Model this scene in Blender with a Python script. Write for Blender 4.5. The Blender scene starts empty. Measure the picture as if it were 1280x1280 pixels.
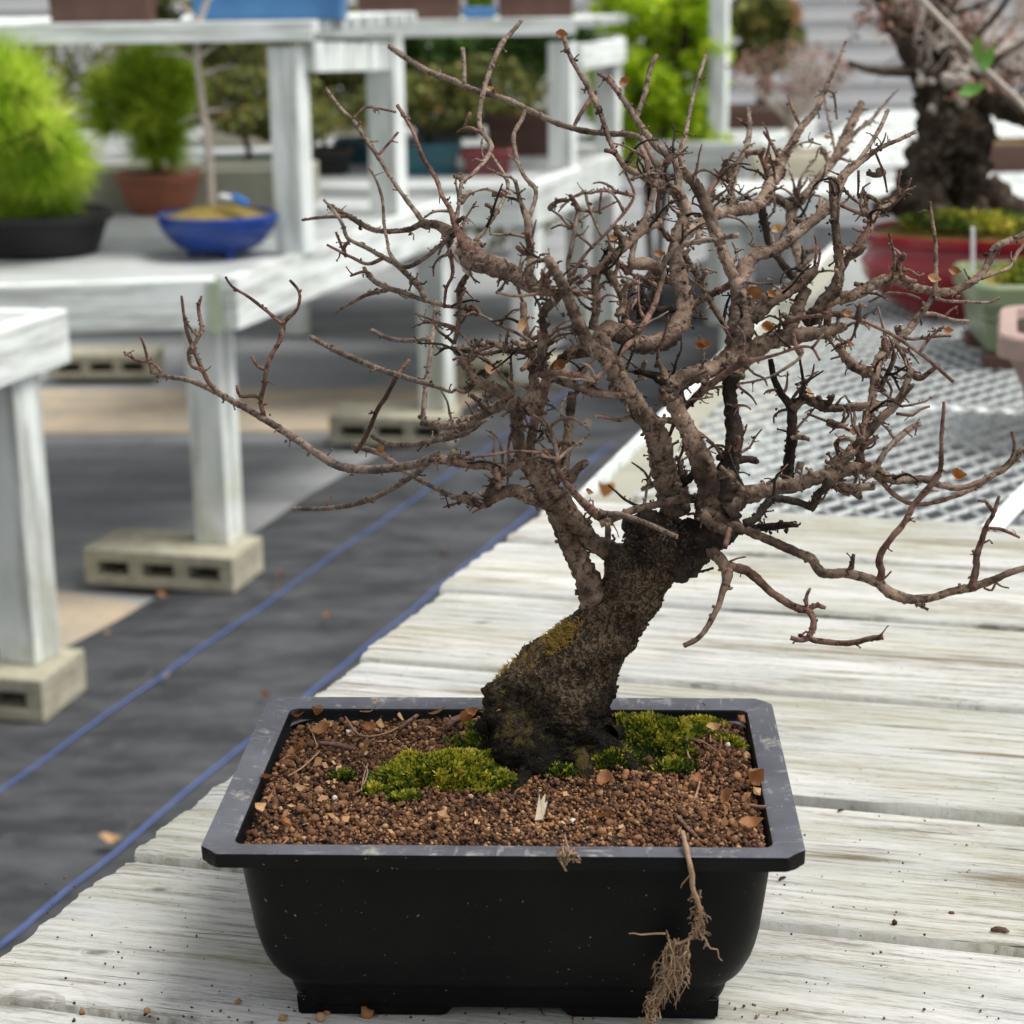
import bpy, bmesh, math, random
import numpy as np
from mathutils import Vector, Matrix, noise
random.seed(7); rng = np.random.default_rng(7)
R = math.radians
sc = bpy.context.scene; COL = sc.collection
# ---------------------------------------------------------------- camera
F, PITCH, ROLL = 2450.0, 0.26966, 0.01401
CAM = Vector((0.0031, -1.0579, 0.4477))
fw = Vector((0, math.cos(PITCH), -math.sin(PITCH)))
_r = Vector((1, 0, 0)); _u = Vector((0, math.sin(PITCH), math.cos(PITCH)))
rt = _r*math.cos(ROLL) - _u*math.sin(ROLL); up = _u*math.cos(ROLL) + _r*math.sin(ROLL)
cd = bpy.data.cameras.new('camera'); cam = bpy.data.objects.new('camera', cd); COL.objects.link(cam)
M3 = Matrix((rt, up, -fw)).transposed()
cam.matrix_world = Matrix.Translation(CAM) @ M3.to_4x4()
cd.sensor_width = 36; cd.lens = F/1280*36; cd.clip_start = .05; cd.clip_end = 200
cd.dof.use_dof = True; cd.dof.focus_distance = 1.16; cd.dof.aperture_fstop = 69/6.6
sc.camera = cam
# ---------------------------------------------------------------- world, sun, exposure
w = bpy.data.worlds.new('World'); sc.world = w; w.use_nodes = True
nt = w.node_tree; bg = nt.nodes['Background']
sky = nt.nodes.new('ShaderNodeTexSky'); sky.sky_type = 'NISHITA'; sky.sun_disc = False
SUN_EL, SUN_AZ = R(64), R(100)      # azimuth measured clockwise from +Y
sky.sun_elevation = SUN_EL; sky.sun_rotation = SUN_AZ; sky.dust_density = 3; sky.air_density = 1.0
hs = nt.nodes.new('ShaderNodeHueSaturation'); hs.inputs['Saturation'].default_value = .12
nt.links.new(sky.outputs[0], hs.inputs['Color']); nt.links.new(hs.outputs[0], bg.inputs[0])
bg.inputs[1].default_value = .135
sl = bpy.data.lights.new('sun', 'SUN'); sl.energy = 2.1; sl.angle = R(24); sl.color = (1, .965, .90)
so = bpy.data.objects.new('sun', sl); COL.objects.link(so)
sd = Vector((math.sin(SUN_AZ)*math.cos(SUN_EL), math.cos(SUN_AZ)*math.cos(SUN_EL), math.sin(SUN_EL)))
so.rotation_euler = sd.to_track_quat('Z', 'Y').to_euler()
vs = sc.view_settings; vs.view_transform = 'Standard'; vs.look = 'None'; vs.exposure = .64; vs.gamma = 1; vs.use_curve_mapping = False
sc.render.engine = 'CYCLES'

# ---------------------------------------------------------------- helpers
def ray(px, py): return fw + rt*((px-640)/F) - up*((py-640)/F)
def aty(px, py, y):
    d = ray(px, py); return CAM + d*((y-CAM.y)/d.y)
def atz(px, py, z):
    d = ray(px, py); return CAM + d*((z-CAM.z)/d.z)
def zc(p): return (Vector(p)-CAM).dot(fw)
def tag(o, label=None, cat=None, group=None, kind=None):
    for k, v in (('label', label), ('category', cat), ('group', group), ('kind', kind)):
        if v: o[k] = v
    return o
def empty(name, loc=(0, 0, 0), rz=0, **k):
    o = bpy.data.objects.new(name, None); COL.objects.link(o); o.location = loc; o.rotation_euler = (0, 0, rz)
    o.empty_display_size = .05
    return tag(o, **k)
def mesh_obj(name, verts, faces, mats, parent=None, smooth=False, midx=None, **k):
    me = bpy.data.meshes.new(name)
    me.from_pydata([tuple(v) for v in verts] if not isinstance(verts, np.ndarray) else verts.tolist(), [], faces if isinstance(faces, list) else faces.tolist())
    if not isinstance(mats, (list, tuple)): mats = [mats]
    for m in mats: me.materials.append(m)
    if midx is not None: me.polygons.foreach_set('material_index', np.asarray(midx, dtype=np.int32))
    if smooth: me.polygons.foreach_set('use_smooth', np.ones(len(me.polygons), dtype=bool))
    me.update()
    o = bpy.data.objects.new(name, me); COL.objects.link(o)
    if parent: o.parent = parent
    return tag(o, **k)
def inst(src, name, parent=None, loc=None, rot=None, scale=None, **k):
    o = bpy.data.objects.new(name, src.data); COL.objects.link(o); o.parent = parent
    if loc is not None: o.location = loc
    if rot is not None: o.rotation_euler = rot
    if scale is not None: o.scale = scale
    return tag(o, **k)
class MB:
    def __init__(s): s.v = []; s.f = []; s.m = []; s.cm = 0
    def add(s, vs, fs):
        n = len(s.v); s.v += [tuple(x) for x in vs]; s.f += [tuple(i+n for i in f) for f in fs]; s.m += [s.cm]*len(fs); return s
    def box(s, c, d, rz=0, bev=0, M=None):
        dx, dy, dz = d[0]/2, d[1]/2, d[2]/2
        if M is None: M = Matrix.Translation(c) @ Matrix.Rotation(rz, 4, 'Z')
        b = bev
        if b <= 0:
            P = [(x, y, z) for z in (-dz, dz) for y in (-dy, dy) for x in (-dx, dx)]
            Fc = [(0, 2, 3, 1), (4, 5, 7, 6), (0, 1, 5, 4), (2, 6, 7, 3), (0, 4, 6, 2), (1, 3, 7, 5)]
            return s.add([M @ Vector(p) for p in P], Fc)
        bm = bmesh.new(); bmesh.ops.create_cube(bm, size=1)
        for v in bm.verts: v.co = Vector((v.co.x*d[0], v.co.y*d[1], v.co.z*d[2]))
        bmesh.ops.bevel(bm, geom=bm.edges[:], offset=b, segments=2, affect='EDGES', profile=.6)
        bm.verts.index_update(); s.add([M @ v.co for v in bm.verts], [[v.index for v in f.verts] for f in bm.faces]); bm.free()
        return s
    def bar(s, a, b, wd, ht, bev=0):
        a = Vector(a); b = Vector(b); d = b-a; M = Matrix.Translation((a+b)/2) @ d.to_track_quat('X', 'Z').to_matrix().to_4x4()
        return s.box(None, (d.length, wd, ht), 0, bev, M)
    def build(s, name, mats, parent=None, smooth=False, **k):
        return mesh_obj(name, s.v, s.f, mats, parent, smooth, s.m, **k)
def catmull(P, n_per):
    P = [np.array(p, float) for p in P]; out = []
    Q = [2*P[0]-P[1]] + P + [2*P[-1]-P[-2]]
    for i in range(len(P)-1):
        p0, p1, p2, p3 = Q[i:i+4]; n = max(1, n_per(p1, p2))
        for k in range(n):
            t = k/n
            out.append(.5*((2*p1)+(-p0+p2)*t+(2*p0-5*p1+4*p2-p3)*t*t+(-p0+3*p1-3*p2+p3)*t**3))
    out.append(P[-1]); return out
def tube(mb, pts, radii, seg=8, jit=0, cap=True, fr=40.):
    """swept tube with parallel transport and rough radius"""
    n = len(pts); pts = [Vector(p) for p in pts]
    t0 = (pts[1]-pts[0]).normalized(); nrm = t0.orthogonal().normalized(); V = []; Fs = []
    for i in range(n):
        t = (pts[min(i+1, n-1)]-pts[max(i-1, 0)]).normalized()
        nrm = (nrm - t*nrm.dot(t)).normalized(); bn = t.cross(nrm)
        for k in range(seg):
            a = 2*math.pi*k/seg; d = nrm*math.cos(a)+bn*math.sin(a); r = radii[i]
            if jit:
                q = pts[i]*fr*6 + d*1.3
                r *= 1+jit*(noise.noise(q)*1.1+.5*noise.noise(q*2.7))
            V.append(pts[i]+d*r)
    for i in range(n-1):
        for k in range(seg):
            a = i*seg+k; b = i*seg+(k+1) % seg; Fs.append((a, b, b+seg, a+seg))
    if cap:
        Fs.append(tuple(range(seg-1, -1, -1))); Fs.append(tuple((n-1)*seg+k for k in range(seg)))
    mb.add(V, Fs)
def lathe(prof, seg=40, sx=1, sy=1):
    V = []; Fs = []
    for r, z in prof:
        for k in range(seg):
            a = 2*math.pi*k/seg; V.append((r*sx*math.cos(a), r*sy*math.sin(a), z))
    for i in range(len(prof)-1):
        for k in range(seg):
            a = i*seg+k; b = i*seg+(k+1) % seg; Fs.append((a, b, b+seg, a+seg))
    return V, Fs
def rrect(hx, hy, r, n=6):
    P = []
    for cx, cy, a0 in ((hx-r, hy-r, 0), (-hx+r, hy-r, 90), (-hx+r, -hy+r, 180), (hx-r, -hy+r, 270)):
        for k in range(n+1):
            a = R(a0+90*k/n); P.append((cx+r*math.cos(a), cy+r*math.sin(a)))
    return P
def loft(mb, rings, close_bottom=False, close_top=False):
    n = len(rings[0]); V = [p for r in rings for p in r]; Fs = []
    for i in range(len(rings)-1):
        for k in range(n):
            a = i*n+k; b = i*n+(k+1) % n; Fs.append((a, b, b+n, a+n))
    if close_bottom: Fs.append(tuple(range(n-1, -1, -1)))
    if close_top: Fs.append(tuple((len(rings)-1)*n+k for k in range(n)))
    mb.add(V, Fs)

# ---------------------------------------------------------------- materials
class NT:
    def __init__(s, name):
        s.m = bpy.data.materials.new(name); s.m.use_nodes = True; s.t = s.m.node_tree; s.b = s.t.nodes['Principled BSDF']
        s.tc = s.t.nodes.new('ShaderNodeTexCoord')
    def n(s, ty, **k):
        o = s.t.nodes.new(ty)
        for a, v in k.items(): setattr(o, a, v)
        return o
    def l(s, a, b): s.t.links.new(a, b)
    def map(s, scale=(1, 1, 1), src='Object', loc=None):
        m = s.n('ShaderNodeMapping'); m.inputs['Scale'].default_value = scale
        s.l(s.tc.outputs[src] if isinstance(src, str) else src, m.inputs[0])
        if loc is not None: s.l(loc, m.inputs['Location'])
        return m.outputs[0]
    def noise(s, vec, scale=5, detail=4, rough=.55, dist=0, out=0):
        o = s.n('ShaderNodeTexNoise'); o.inputs['Scale'].default_value = scale; o.inputs['Detail'].default_value = detail
        o.inputs['Roughness'].default_value = rough; o.inputs['Distortion'].default_value = dist
        s.l(vec, o.inputs['Vector']); return o.outputs[out]
    def ramp(s, fac, stops):
        o = s.n('ShaderNodeValToRGB'); e = o.color_ramp.elements
        while len(e) < len(stops): e.new(.5)
        for i, (p, c) in enumerate(stops):
            e[i].position = p; e[i].color = (c, c, c, 1) if isinstance(c, (int, float)) else (*c, 1)
        s.l(fac, o.inputs[0]); return o.outputs[0]
    def mix(s, fac, a, b, mode='MIX'):
        o = s.n('ShaderNodeMix', data_type='RGBA', blend_type=mode)
        for i, v in ((0, fac), (6, a), (7, b)):
            if isinstance(v, (int, float)): o.inputs[i].default_value = v if i == 0 else (v, v, v, 1)
            elif isinstance(v, tuple): o.inputs[i].default_value = (*v, 1)
            else: s.l(v, o.inputs[i])
        return o.outputs[2]
    def math(s, op, a, b=0., c=None):
        o = s.n('ShaderNodeMath', operation=op)
        for i, v in enumerate((a, b, c)):
            if v is None: continue
            if isinstance(v, (int, float)): o.inputs[i].default_value = v
            else: s.l(v, o.inputs[i])
        return o.outputs[0]
    def rnd(s): return s.n('ShaderNodeObjectInfo').outputs['Random']
    def base(s, c):
        if isinstance(c, tuple): s.b.inputs['Base Color'].default_value = (*c, 1)
        else: s.l(c, s.b.inputs['Base Color'])
    def rough(s, r):
        if isinstance(r, (int, float)): s.b.inputs['Roughness'].default_value = r
        else: s.l(r, s.b.inputs['Roughness'])
    def bump(s, h, strength=.5, dist=.001, prev=None):
        o = s.n('ShaderNodeBump'); o.inputs['Strength'].default_value = strength; o.inputs['Distance'].default_value = dist
        s.l(h, o.inputs['Height'])
        if prev: s.l(prev, o.inputs['Normal'])
        s.l(o.outputs[0], s.b.inputs['Normal']); return o.outputs[0]
def simple(name, c1, c2, scale=20, rough=.6, bump=.3, bd=.001, spec=None, detail=5, stretch=(1, 1, 1)):
    t = NT(name); v = t.map(stretch); f = t.noise(v, scale, detail)
    t.base(t.mix(t.ramp(f, [(.3, 0.), (.7, 1.)]), c1, c2)); t.rough(rough)
    if bump: t.bump(t.noise(v, scale*2.5, 4), bump, bd)
    if spec is not None: t.b.inputs['Specular IOR Level'].default_value = spec
    return t.m

STAINS = [(q_.x, q_.y, a_, b_) for q_, a_, b_ in ((atz(1055, 1070, -.118), .050, .018), (atz(1262, 1102, -.118), .045, .016), (atz(990, 820, -.118), .16, .016), (atz(1200, 838, -.118), .15, .018), (atz(1000, 875, -.118), .12, .010), (atz(1230, 950, -.118), .08, .008), (atz(600, 872, -.118), .05, .012), (atz(530, 1268, -.118), .06, .010), (atz(1190, 690, -.118), .12, .015))]
KNOTS = [(-.222, .094, .016), (-.245, .012, .018), (-.268, -.045, .055), (-.02, .60, .02)]
def plank_material():
    t = NT('weathered_white_board'); r = t.rnd()
    off = t.n('ShaderNodeCombineXYZ'); t.l(t.math('MULTIPLY', r, 37.), off.inputs[0]); t.l(t.math('MULTIPLY', r, 91.), off.inputs[1])
    v = t.map((1, 1, 1), 'Object', off.outputs[0])
    warp = t.noise(v, 3, 2, .5, 0, 1)
    vw = t.n('ShaderNodeVectorMath', operation='MULTIPLY_ADD'); t.l(warp, vw.inputs[0]); vw.inputs[1].default_value = (0, .018, 0); t.l(v, vw.inputs[2])
    g1 = t.noise(t.map((9.0, 150, 8), vw.outputs[0]), 1, 8, .76)          # broad grain streaks
    g2 = t.noise(t.map((110, 1100, 20), vw.outputs[0]), 1, 5, .7)           # fine fibres
    g3 = t.noise(t.map((1.2, 16, 3), vw.outputs[0]), 1, 3, .5)           # tonal bands
    blot = t.noise(v, 5, 4, .6); blot2 = t.noise(t.map((2, 5, 1), vw.outputs[0]), 2.2, 5, .65)
    paint = t.mix(t.ramp(blot, [(.35, 0.), (.7, 1.)]), (.635, .63, .605), (.52, .525, .495))
    paint = t.mix(t.ramp(g3, [(.42, 0.), (.62, .75)]), paint, (.44, .46, .44))
    wood = t.mix(t.ramp(blot2, [(.4, 0.), (.6, 1.)]), (.185, .19, .18), (.23, .205, .155))
    wear = t.ramp(t.math('ADD', t.math('MULTIPLY', g1, .75), t.math('MULTIPLY', g2, .30)), [(.38, 1.), (.45, .75), (.51, .22), (.60, 0.)])
    c = t.mix(wear, paint, wood)
    algae = t.math('MULTIPLY', t.ramp(t.noise(t.map((2.2, 9, 1), vw.outputs[0]), 1.3, 4, .6), [(.44, 0.), (.64, 1.)]), t.ramp(g1, [(.40, 1.), (.62, .25)]))
    c = t.mix(t.math('MULTIPLY', algae, .66), c, (.27, .245, .13))
    dirt = t.math('MULTIPLY', t.ramp(t.noise(t.map((4, 14, 1), v), 1.1, 5, .7), [(.56, 0.), (.69, 1.)]), t.ramp(g2, [(.35, 1.), (.6, .3)]))
    c = t.mix(t.math('MULTIPLY', dirt, .7), c, (.13, .10, .06))
    crack = t.ramp(t.noise(t.map((3.2, 150, 6), vw.outputs[0]), 1, 4, .6), [(.325, 1.), (.35, 0.)])
    c = t.mix(t.math('MULTIPLY', crack, .8), c, (.10, .10, .08))
    spk = t.ramp(t.noise(v, 260, 2, .5), [(.255, 1.), (.285, 0.)])
    c = t.mix(t.math('MULTIPLY', spk, .8), c, (.10, .07, .04))
    # knots
    vo = t.n('ShaderNodeTexVoronoi'); vo.inputs['Scale'].default_value = 1; t.l(t.map((3.1, 7.5, .01), v), vo.inputs['Vector'])
    kd = vo.outputs['Distance']; t.base(t.mix(t.math('MULTIPLY', t.ramp(kd, [(.03, 1.), (.07, 0.)]), .75), c, (.20, .16, .10)))
    geo = t.n('ShaderNodeNewGeometry'); col = t.mix(t.math('MULTIPLY', t.ramp(kd, [(.02, 1.), (.05, 0.)]), .6), c, (.20, .16, .10))
    ringh = None
    for kx, ky, kr in KNOTS:                                 # knots of the boards, each with its rings
        sub = t.n('ShaderNodeVectorMath', operation='SUBTRACT'); t.l(geo.outputs['Position'], sub.inputs[0]); sub.inputs[1].default_value = (kx, ky, -.118)
        rot = t.n('ShaderNodeMapping'); rot.inputs['Rotation'].default_value = (0, 0, R(15)); rot.inputs['Scale'].default_value = (1/kr, 2.0/kr, 1); t.l(sub.outputs[0], rot.inputs[0])
        wv = t.n('ShaderNodeVectorMath', operation='MULTIPLY_ADD'); t.l(t.noise(t.map((1, 1, 1)), 55, 3, .5, 0, 1), wv.inputs[0]); wv.inputs[1].default_value = (.5, .5, 0); t.l(rot.outputs[0], wv.inputs[2])
        ln = t.n('ShaderNodeVectorMath', operation='LENGTH'); t.l(wv.outputs[0], ln.inputs[0]); d = ln.outputs['Value']
        rg = t.math('MULTIPLY', t.math('GREATER_THAN', t.math('SINE', t.math('MULTIPLY', d, 17.)), .55), t.ramp(d, [(.35, 1.), (1., 0.)]))
        core = t.ramp(d, [(.22, 1.), (.42, 0.)])
        col = t.mix(t.math('MULTIPLY', rg, .55), col, (.24, .23, .20)); col = t.mix(t.math('MULTIPLY', core, .7), col, (.13, .105, .075))
    for sx_, sy_, rx_, ry_ in STAINS:                        # old dirt stains along the grain
        sub = t.n('ShaderNodeVectorMath', operation='SUBTRACT'); t.l(geo.outputs['Position'], sub.inputs[0]); sub.inputs[1].default_value = (sx_, sy_, -.118)
        rot = t.n('ShaderNodeMapping'); rot.inputs['Rotation'].default_value = (0, 0, R(15)); t.l(sub.outputs[0], rot.inputs[0])
        scl = t.n('ShaderNodeVectorMath', operation='MULTIPLY'); t.l(rot.outputs[0], scl.inputs[0]); scl.inputs[1].default_value = (1/rx_, 1/ry_, 0)
        ln = t.n('ShaderNodeVectorMath', operation='LENGTH'); t.l(scl.outputs[0], ln.inputs[0])
        f_ = t.math('MULTIPLY', t.ramp(ln.outputs['Value'], [(.25, 1.), (1.3, 0.)]), t.ramp(g1, [(.44, 1.), (.56, .30)]))
        col = t.mix(t.math('MULTIPLY', f_, .9), col, (.15, .115, .065))
    t.base(col)
    t.rough(.82); t.b.inputs['Specular IOR Level'].default_value = .2
    h = t.math('ADD', t.math('MULTIPLY', g1, 1.), t.math('MULTIPLY', g2, .45)); h = t.math('SUBTRACT', h, t.math('MULTIPLY', crack, .9))
    b = t.bump(h, .9, .0022)
    return t.m
def post_material(name, grey=0., gs=(14, 14, 1.5)):
    t = NT(name); r = t.rnd(); off = t.n('ShaderNodeCombineXYZ')
    for i in range(3): t.l(t.math('MULTIPLY', r, 13.*(i+1)), off.inputs[i])
    v = t.map((1, 1, 1), 'Object', off.outputs[0])
    a = t.noise(t.map(gs, v), 1.5, 6, .65); b = t.noise(v, 7, 4)
    c = t.mix(t.ramp(b, [(.35, 0.), (.65, 1.)]), (.78, .81, .795), (.64, .69, .665))
    c = t.mix(t.ramp(a, [(.47, 0.), (.62, .8)]), c, (.33, .34, .31))
    sep = t.n('ShaderNodeSeparateXYZ'); geo = t.n('ShaderNodeNewGeometry'); t.l(geo.outputs['Position'], sep.inputs[0])
    low = t.math('MULTIPLY', t.ramp(t.math('ADD', sep.outputs[2], 1.03), [(.1, 1.), (.45, 0.)]), t.ramp(t.noise(v, 11, 4), [(.4, .0), (.7, 1.)]))
    c = t.mix(t.math('MULTIPLY', low, .7), c, (.34, .34, .18))
    if grey: c = t.mix(grey, c, (.24, .25, .26))
    t.base(c); t.rough(.8); t.bump(a, .4, .003); return t.m
M = {}
M['plank'] = plank_material()
M['post'] = post_material('chalky_white_paint')
M['deck_pale'] = post_material('pale_deck_paint', .22, (14, 2, 14)); M['deck'] = post_material('grey_deck_paint', .62, (2, 14, 14)); M['beamw'] = post_material('chalky_white_beam_paint', 0, (2.2, 2.2, 38))
M['cream'] = simple('cream_painted_wood', (.33, .325, .255), (.26, .26, .21), 14, .7, .3, .001)
M['zinc'] = simple('galvanised_steel', (.41, .43, .425), (.31, .335, .33), 60, .5, .2, .0005); M['zinc'].node_tree.nodes['Principled BSDF'].inputs['Metallic'].default_value = .1
M['concrete'] = simple('cinder_concrete', (.40, .375, .29), (.26, .25, .18), 25, .95, .8, .003)
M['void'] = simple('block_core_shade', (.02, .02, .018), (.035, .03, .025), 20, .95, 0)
def pot_black():
    t = NT('black_pot_plastic'); v = t.map()
    geo = t.n('ShaderNodeNewGeometry'); sep = t.n('ShaderNodeSeparateXYZ'); t.l(geo.outputs['Normal'], sep.inputs[0])
    upf = t.ramp(sep.outputs[2], [(.30, 0.), (.9, 1.)])      # dusty tone on what faces up, also paints the rim highlights
    n = t.noise(v, 26, 6, .65)
    dust_highlight = t.math('MULTIPLY', upf, t.ramp(n, [(.25, .45), (.75, 1.)]))
    c = t.mix(dust_highlight, (.0028, .0028, .0032), (.125, .13, .152))
    sc1 = t.noise(t.map((30, 160, 60)), 1.2, 3, .5); sc2 = t.noise(t.map((170, 28, 60)), 1.2, 3, .5)
    scr = t.math('MAXIMUM', t.ramp(sc1, [(.64, 0.), (.72, 1.)]), t.ramp(sc2, [(.64, 0.), (.72, 1.)]))
    lime = t.math('MULTIPLY', t.ramp(t.noise(v, 55, 7, .72), [(.56, 0.), (.66, 1.)]), upf)
    c = t.mix(t.math('MULTIPLY', t.math('MULTIPLY', scr, upf), .3), c, (.42, .42, .42))
    c = t.mix(t.math('MULTIPLY', lime, .55), c, (.40, .38, .33))
    film = t.ramp(t.noise(v, 14, 5, .6), [(.45, 0.), (.75, .35)])
    c = t.mix(film, c, (.013, .013, .0125))
    spk = t.ramp(t.noise(v, 330, 2, .5), [(.725, 0.), (.76, 1.)])
    c = t.mix(t.math('MULTIPLY', spk, .55), c, (.34, .30, .22))
    spos = t.n('ShaderNodeSeparateXYZ'); t.l(t.tc.outputs['Object'], spos.inputs[0])
    low = t.math('MULTIPLY', t.ramp(t.math('ADD', spos.outputs[2], .118), [(.008, 1.), (.024, 0.)]), t.ramp(t.noise(v, 120, 5, .7), [(.55, 0.), (.66, 1.)]))
    c = t.mix(t.math('MULTIPLY', low, .6), c, (.20, .15, .07))
    t.base(c); t.rough(t.ramp(n, [(.3, .38), (.75, .62)])); t.b.inputs['Specular IOR Level'].default_value = .11
    t.bump(t.noise(v, 90, 4, .6), .12, .0006); return t.m
M['potblack'] = pot_black()
def bark(name, c1, c2, c3, sc1=140, bumpd=.0012, ring=True):
    t = NT(name); v = t.map(); n1 = t.noise(v, sc1*.35, 6, .65); n2 = t.noise(v, sc1*1.6, 5, .7)
    c = t.mix(t.ramp(n1, [(.40, 0.), (.72, 1.)]), c1, c2)
    c = t.mix(t.ramp(t.noise(v, sc1*.9, 6, .75), [(.50, 0.), (.78, .8)]), c, c3)
    c = t.mix(t.ramp(t.noise(v, sc1*.22, 5, .7), [(.40, .8), (.56, 0.)]), c, tuple(x*.30 for x in c2))  # dark blotches painted in for the shaded undersides of branches
    c = t.mix(t.ramp(n2, [(.38, .85), (.49, 0.)]), c, (.022, .014, .010))
    t.base(c); t.rough(.8); t.b.inputs['Specular IOR Level'].default_value = .15
    t.bump(t.math('ADD', n2, n1), .9, bumpd); return t.m
M['bark_old'] = bark('grey_brown_bark', (.235, .165, .122), (.075, .047, .034), (.42, .33, .26))
M['bark_twig'] = bark('reddish_twig_bark', (.215, .125, .095), (.095, .050, .038), (.32, .215, .175), 180, .0009)
M['bark_pale'] = bark('pale_twig_bark', (.24, .18, .14), (.14, .10, .076), (.31, .25, .205), 180, .0008)
M['bark_dark'] = bark('black_knotty_bark', (.050, .036, .028), (.020, .014, .011), (.11, .080, .060), 160, .0018)
M['cut'] = simple('cut_wood_face', (.52, .38, .18), (.42, .28, .12), 200, .7, 0)
def trunk_mat():
    t = NT('flaky_trunk_bark'); v = t.map()
    sp = t.n('ShaderNodeSeparateXYZ'); t.l(t.tc.outputs['Object'], sp.inputs[0]); z = sp.outputs[2]
    vo = t.n('ShaderNodeTexVoronoi'); vo.inputs['Scale'].default_value = 420; dn = t.n('ShaderNodeVectorMath', operation='MULTIPLY_ADD'); t.l(t.noise(t.map(), 90, 4, .7, 0, 1), dn.inputs[0]); dn.inputs[1].default_value = (.02, .02, .02); t.l(t.map((1, 1, .7)), dn.inputs[2]); t.l(dn.outputs[0], vo.inputs['Vector'])
    n1 = t.noise(v, 45, 6, .7); n2 = t.noise(v, 300, 5, .7)
    c = t.mix(t.ramp(n1, [(.35, 0.), (.62, 1.)]), (.060, .040, .026), (.215, .160, .105))
    c = t.mix(t.ramp(t.noise(v, 130, 4, .6), [(.58, 0.), (.70, .8)]), c, (.26, .15, .095))
    c = t.mix(t.ramp(vo.outputs['Distance'], [(.42, 0.), (.62, .8)]), c, (.012, .009, .007))
    foot_dark = t.ramp(t.math('ADD', z, t.math('MULTIPLY', t.math('SUBTRACT', n1, .5), .05)), [(.026, 1.), (.060, 0.)])   # near-black towards the foot of the trunk
    c = t.mix(t.math('MULTIPLY', foot_dark, .92), c, (.006, .006, .005))
    ms = t.math('MULTIPLY', t.ramp(t.noise(v, 60, 6, .7), [(.52, 0.), (.60, 1.)]), t.ramp(z, [(.045, 1.), (.07, 0.)]))
    geo = t.n('ShaderNodeNewGeometry'); s2 = t.n('ShaderNodeSeparateXYZ'); t.l(geo.outputs['Normal'], s2.inputs[0])
    ms = t.math('MULTIPLY', ms, t.ramp(t.math('MULTIPLY_ADD', s2.outputs[0], -.5, t.math('MULTIPLY', s2.outputs[2], .8)), [(.15, 0.), (.5, 1.)]))
    c = t.mix(t.math('MULTIPLY', ms, .4), c, (.13, .10, .022))
    t.base(c); t.rough(.9); t.b.inputs['Specular IOR Level'].default_value = .08
    h = t.math('ADD', t.math('MULTIPLY', n2, .6), t.math('MULTIPLY', vo.outputs['Distance'], -.8)); t.bump(h, 1., .002); return t.m
M['trunk'] = trunk_mat()
def var_mat(name, stops, rough=.7, attr='col', spec=.3, trans=0):
    """colour picked by a per-piece attribute that goes with the piece"""
    t = NT(name); a = t.n('ShaderNodeAttribute'); a.attribute_name = attr
    t.base(t.ramp(a.outputs['Fac'], stops)); t.rough(rough); t.b.inputs['Specular IOR Level'].default_value = spec
    if trans:
        t.b.inputs['Transmission Weight'].default_value = 0
        tr = t.n('ShaderNodeBsdfTranslucent'); mx = t.n('ShaderNodeMixShader'); mx.inputs[0].default_value = trans
        r2 = t.n('ShaderNodeValToRGB'); t.l(t.ramp(a.outputs['Fac'], stops), tr.inputs[0])
        out = t.t.nodes['Material Output']; t.l(t.b.outputs[0], mx.inputs[1]); t.l(tr.outputs[0], mx.inputs[2]); t.l(mx.outputs[0], out.inputs[0])
    return t.m
M['grain'] = var_mat('clay_grains', [(0, (.016, .008, .004)), (.33, (.066, .028, .013)), (.60, (.140, .064, .029)), (.82, (.26, .13, .056)), (.95, (.36, .22, .12)), (1, (.55, .50, .42))], .85)
M['moss'] = var_mat('moss_shoots', [(0, (.018, .034, .005)), (.4, (.06, .10, .008)), (.68, (.26, .28, .016)), (1, (.50, .43, .05))], .7, trans=.25)
M['ochre'] = var_mat('ochre_bark_moss', [(0, (.05, .05, .01)), (.6, (.22, .15, .025)), (1, (.40, .26, .06))], .8, trans=.2)
M['lime_leaf'] = var_mat('lime_leaves', [(0, (.14, .24, .01)), (.5, (.42, .60, .02)), (1, (.75, .82, .06))], .5, trans=.5)
M['pine'] = var_mat('pine_needles', [(0, (.10, .22, .015)), (.45, (.42, .62, .035)), (1, (.85, .90, .20))], .5, trans=.5)
M['pine_dk'] = var_mat('dark_pine_needles', [(0, (.08, .16, .012)), (.5, (.32, .47, .03)), (1, (.66, .76, .11))], .5, trans=.5)
M['olive'] = var_mat('olive_leaves', [(0, (.035, .05, .015)), (.5, (.13, .145, .035)), (.85, (.26, .27, .07)), (1, (.42, .26, .09))], .6, trans=.3)
M['green'] = var_mat('green_leaves', [(0, (.02, .05, .01)), (.5, (.06, .14, .02)), (1, (.15, .27, .05))], .55, trans=.3)
M['rust'] = var_mat('rusty_twig_tips', [(0, (.10, .05, .035)), (.5, (.22, .12, .09)), (1, (.36, .20, .14))], .7)
def leaf_mat(name, c1, c2):
    t = NT(name); v = t.map(); r = t.rnd()
    c = t.mix(t.ramp(t.noise(v, 150, 4, .6), [(.35, 0.), (.65, 1.)]), c1, c2); c = t.mix(t.math('MULTIPLY', r, .45), c, (.14, .055, .02))
    t.base(c); t.rough(.55)
    tr = t.n('ShaderNodeBsdfTranslucent'); t.l(c, tr.inputs[0]); mx = t.n('ShaderNodeMixShader'); mx.inputs[0].default_value = .3
    out = t.t.nodes['Material Output']; t.l(t.b.outputs[0], mx.inputs[1]); t.l(tr.outputs[0], mx.inputs[2]); t.l(mx.outputs[0], out.inputs[0])
    t.bump(t.noise(v, 500, 3), .3, .0004); return t.m
M['leaf'] = leaf_mat('dry_orange_leaf', (.40, .17, .05), (.20, .075, .025))
M['leaf_tan'] = leaf_mat('dry_tan_leaf', (.62, .40, .21), (.48, .28, .13))
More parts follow.
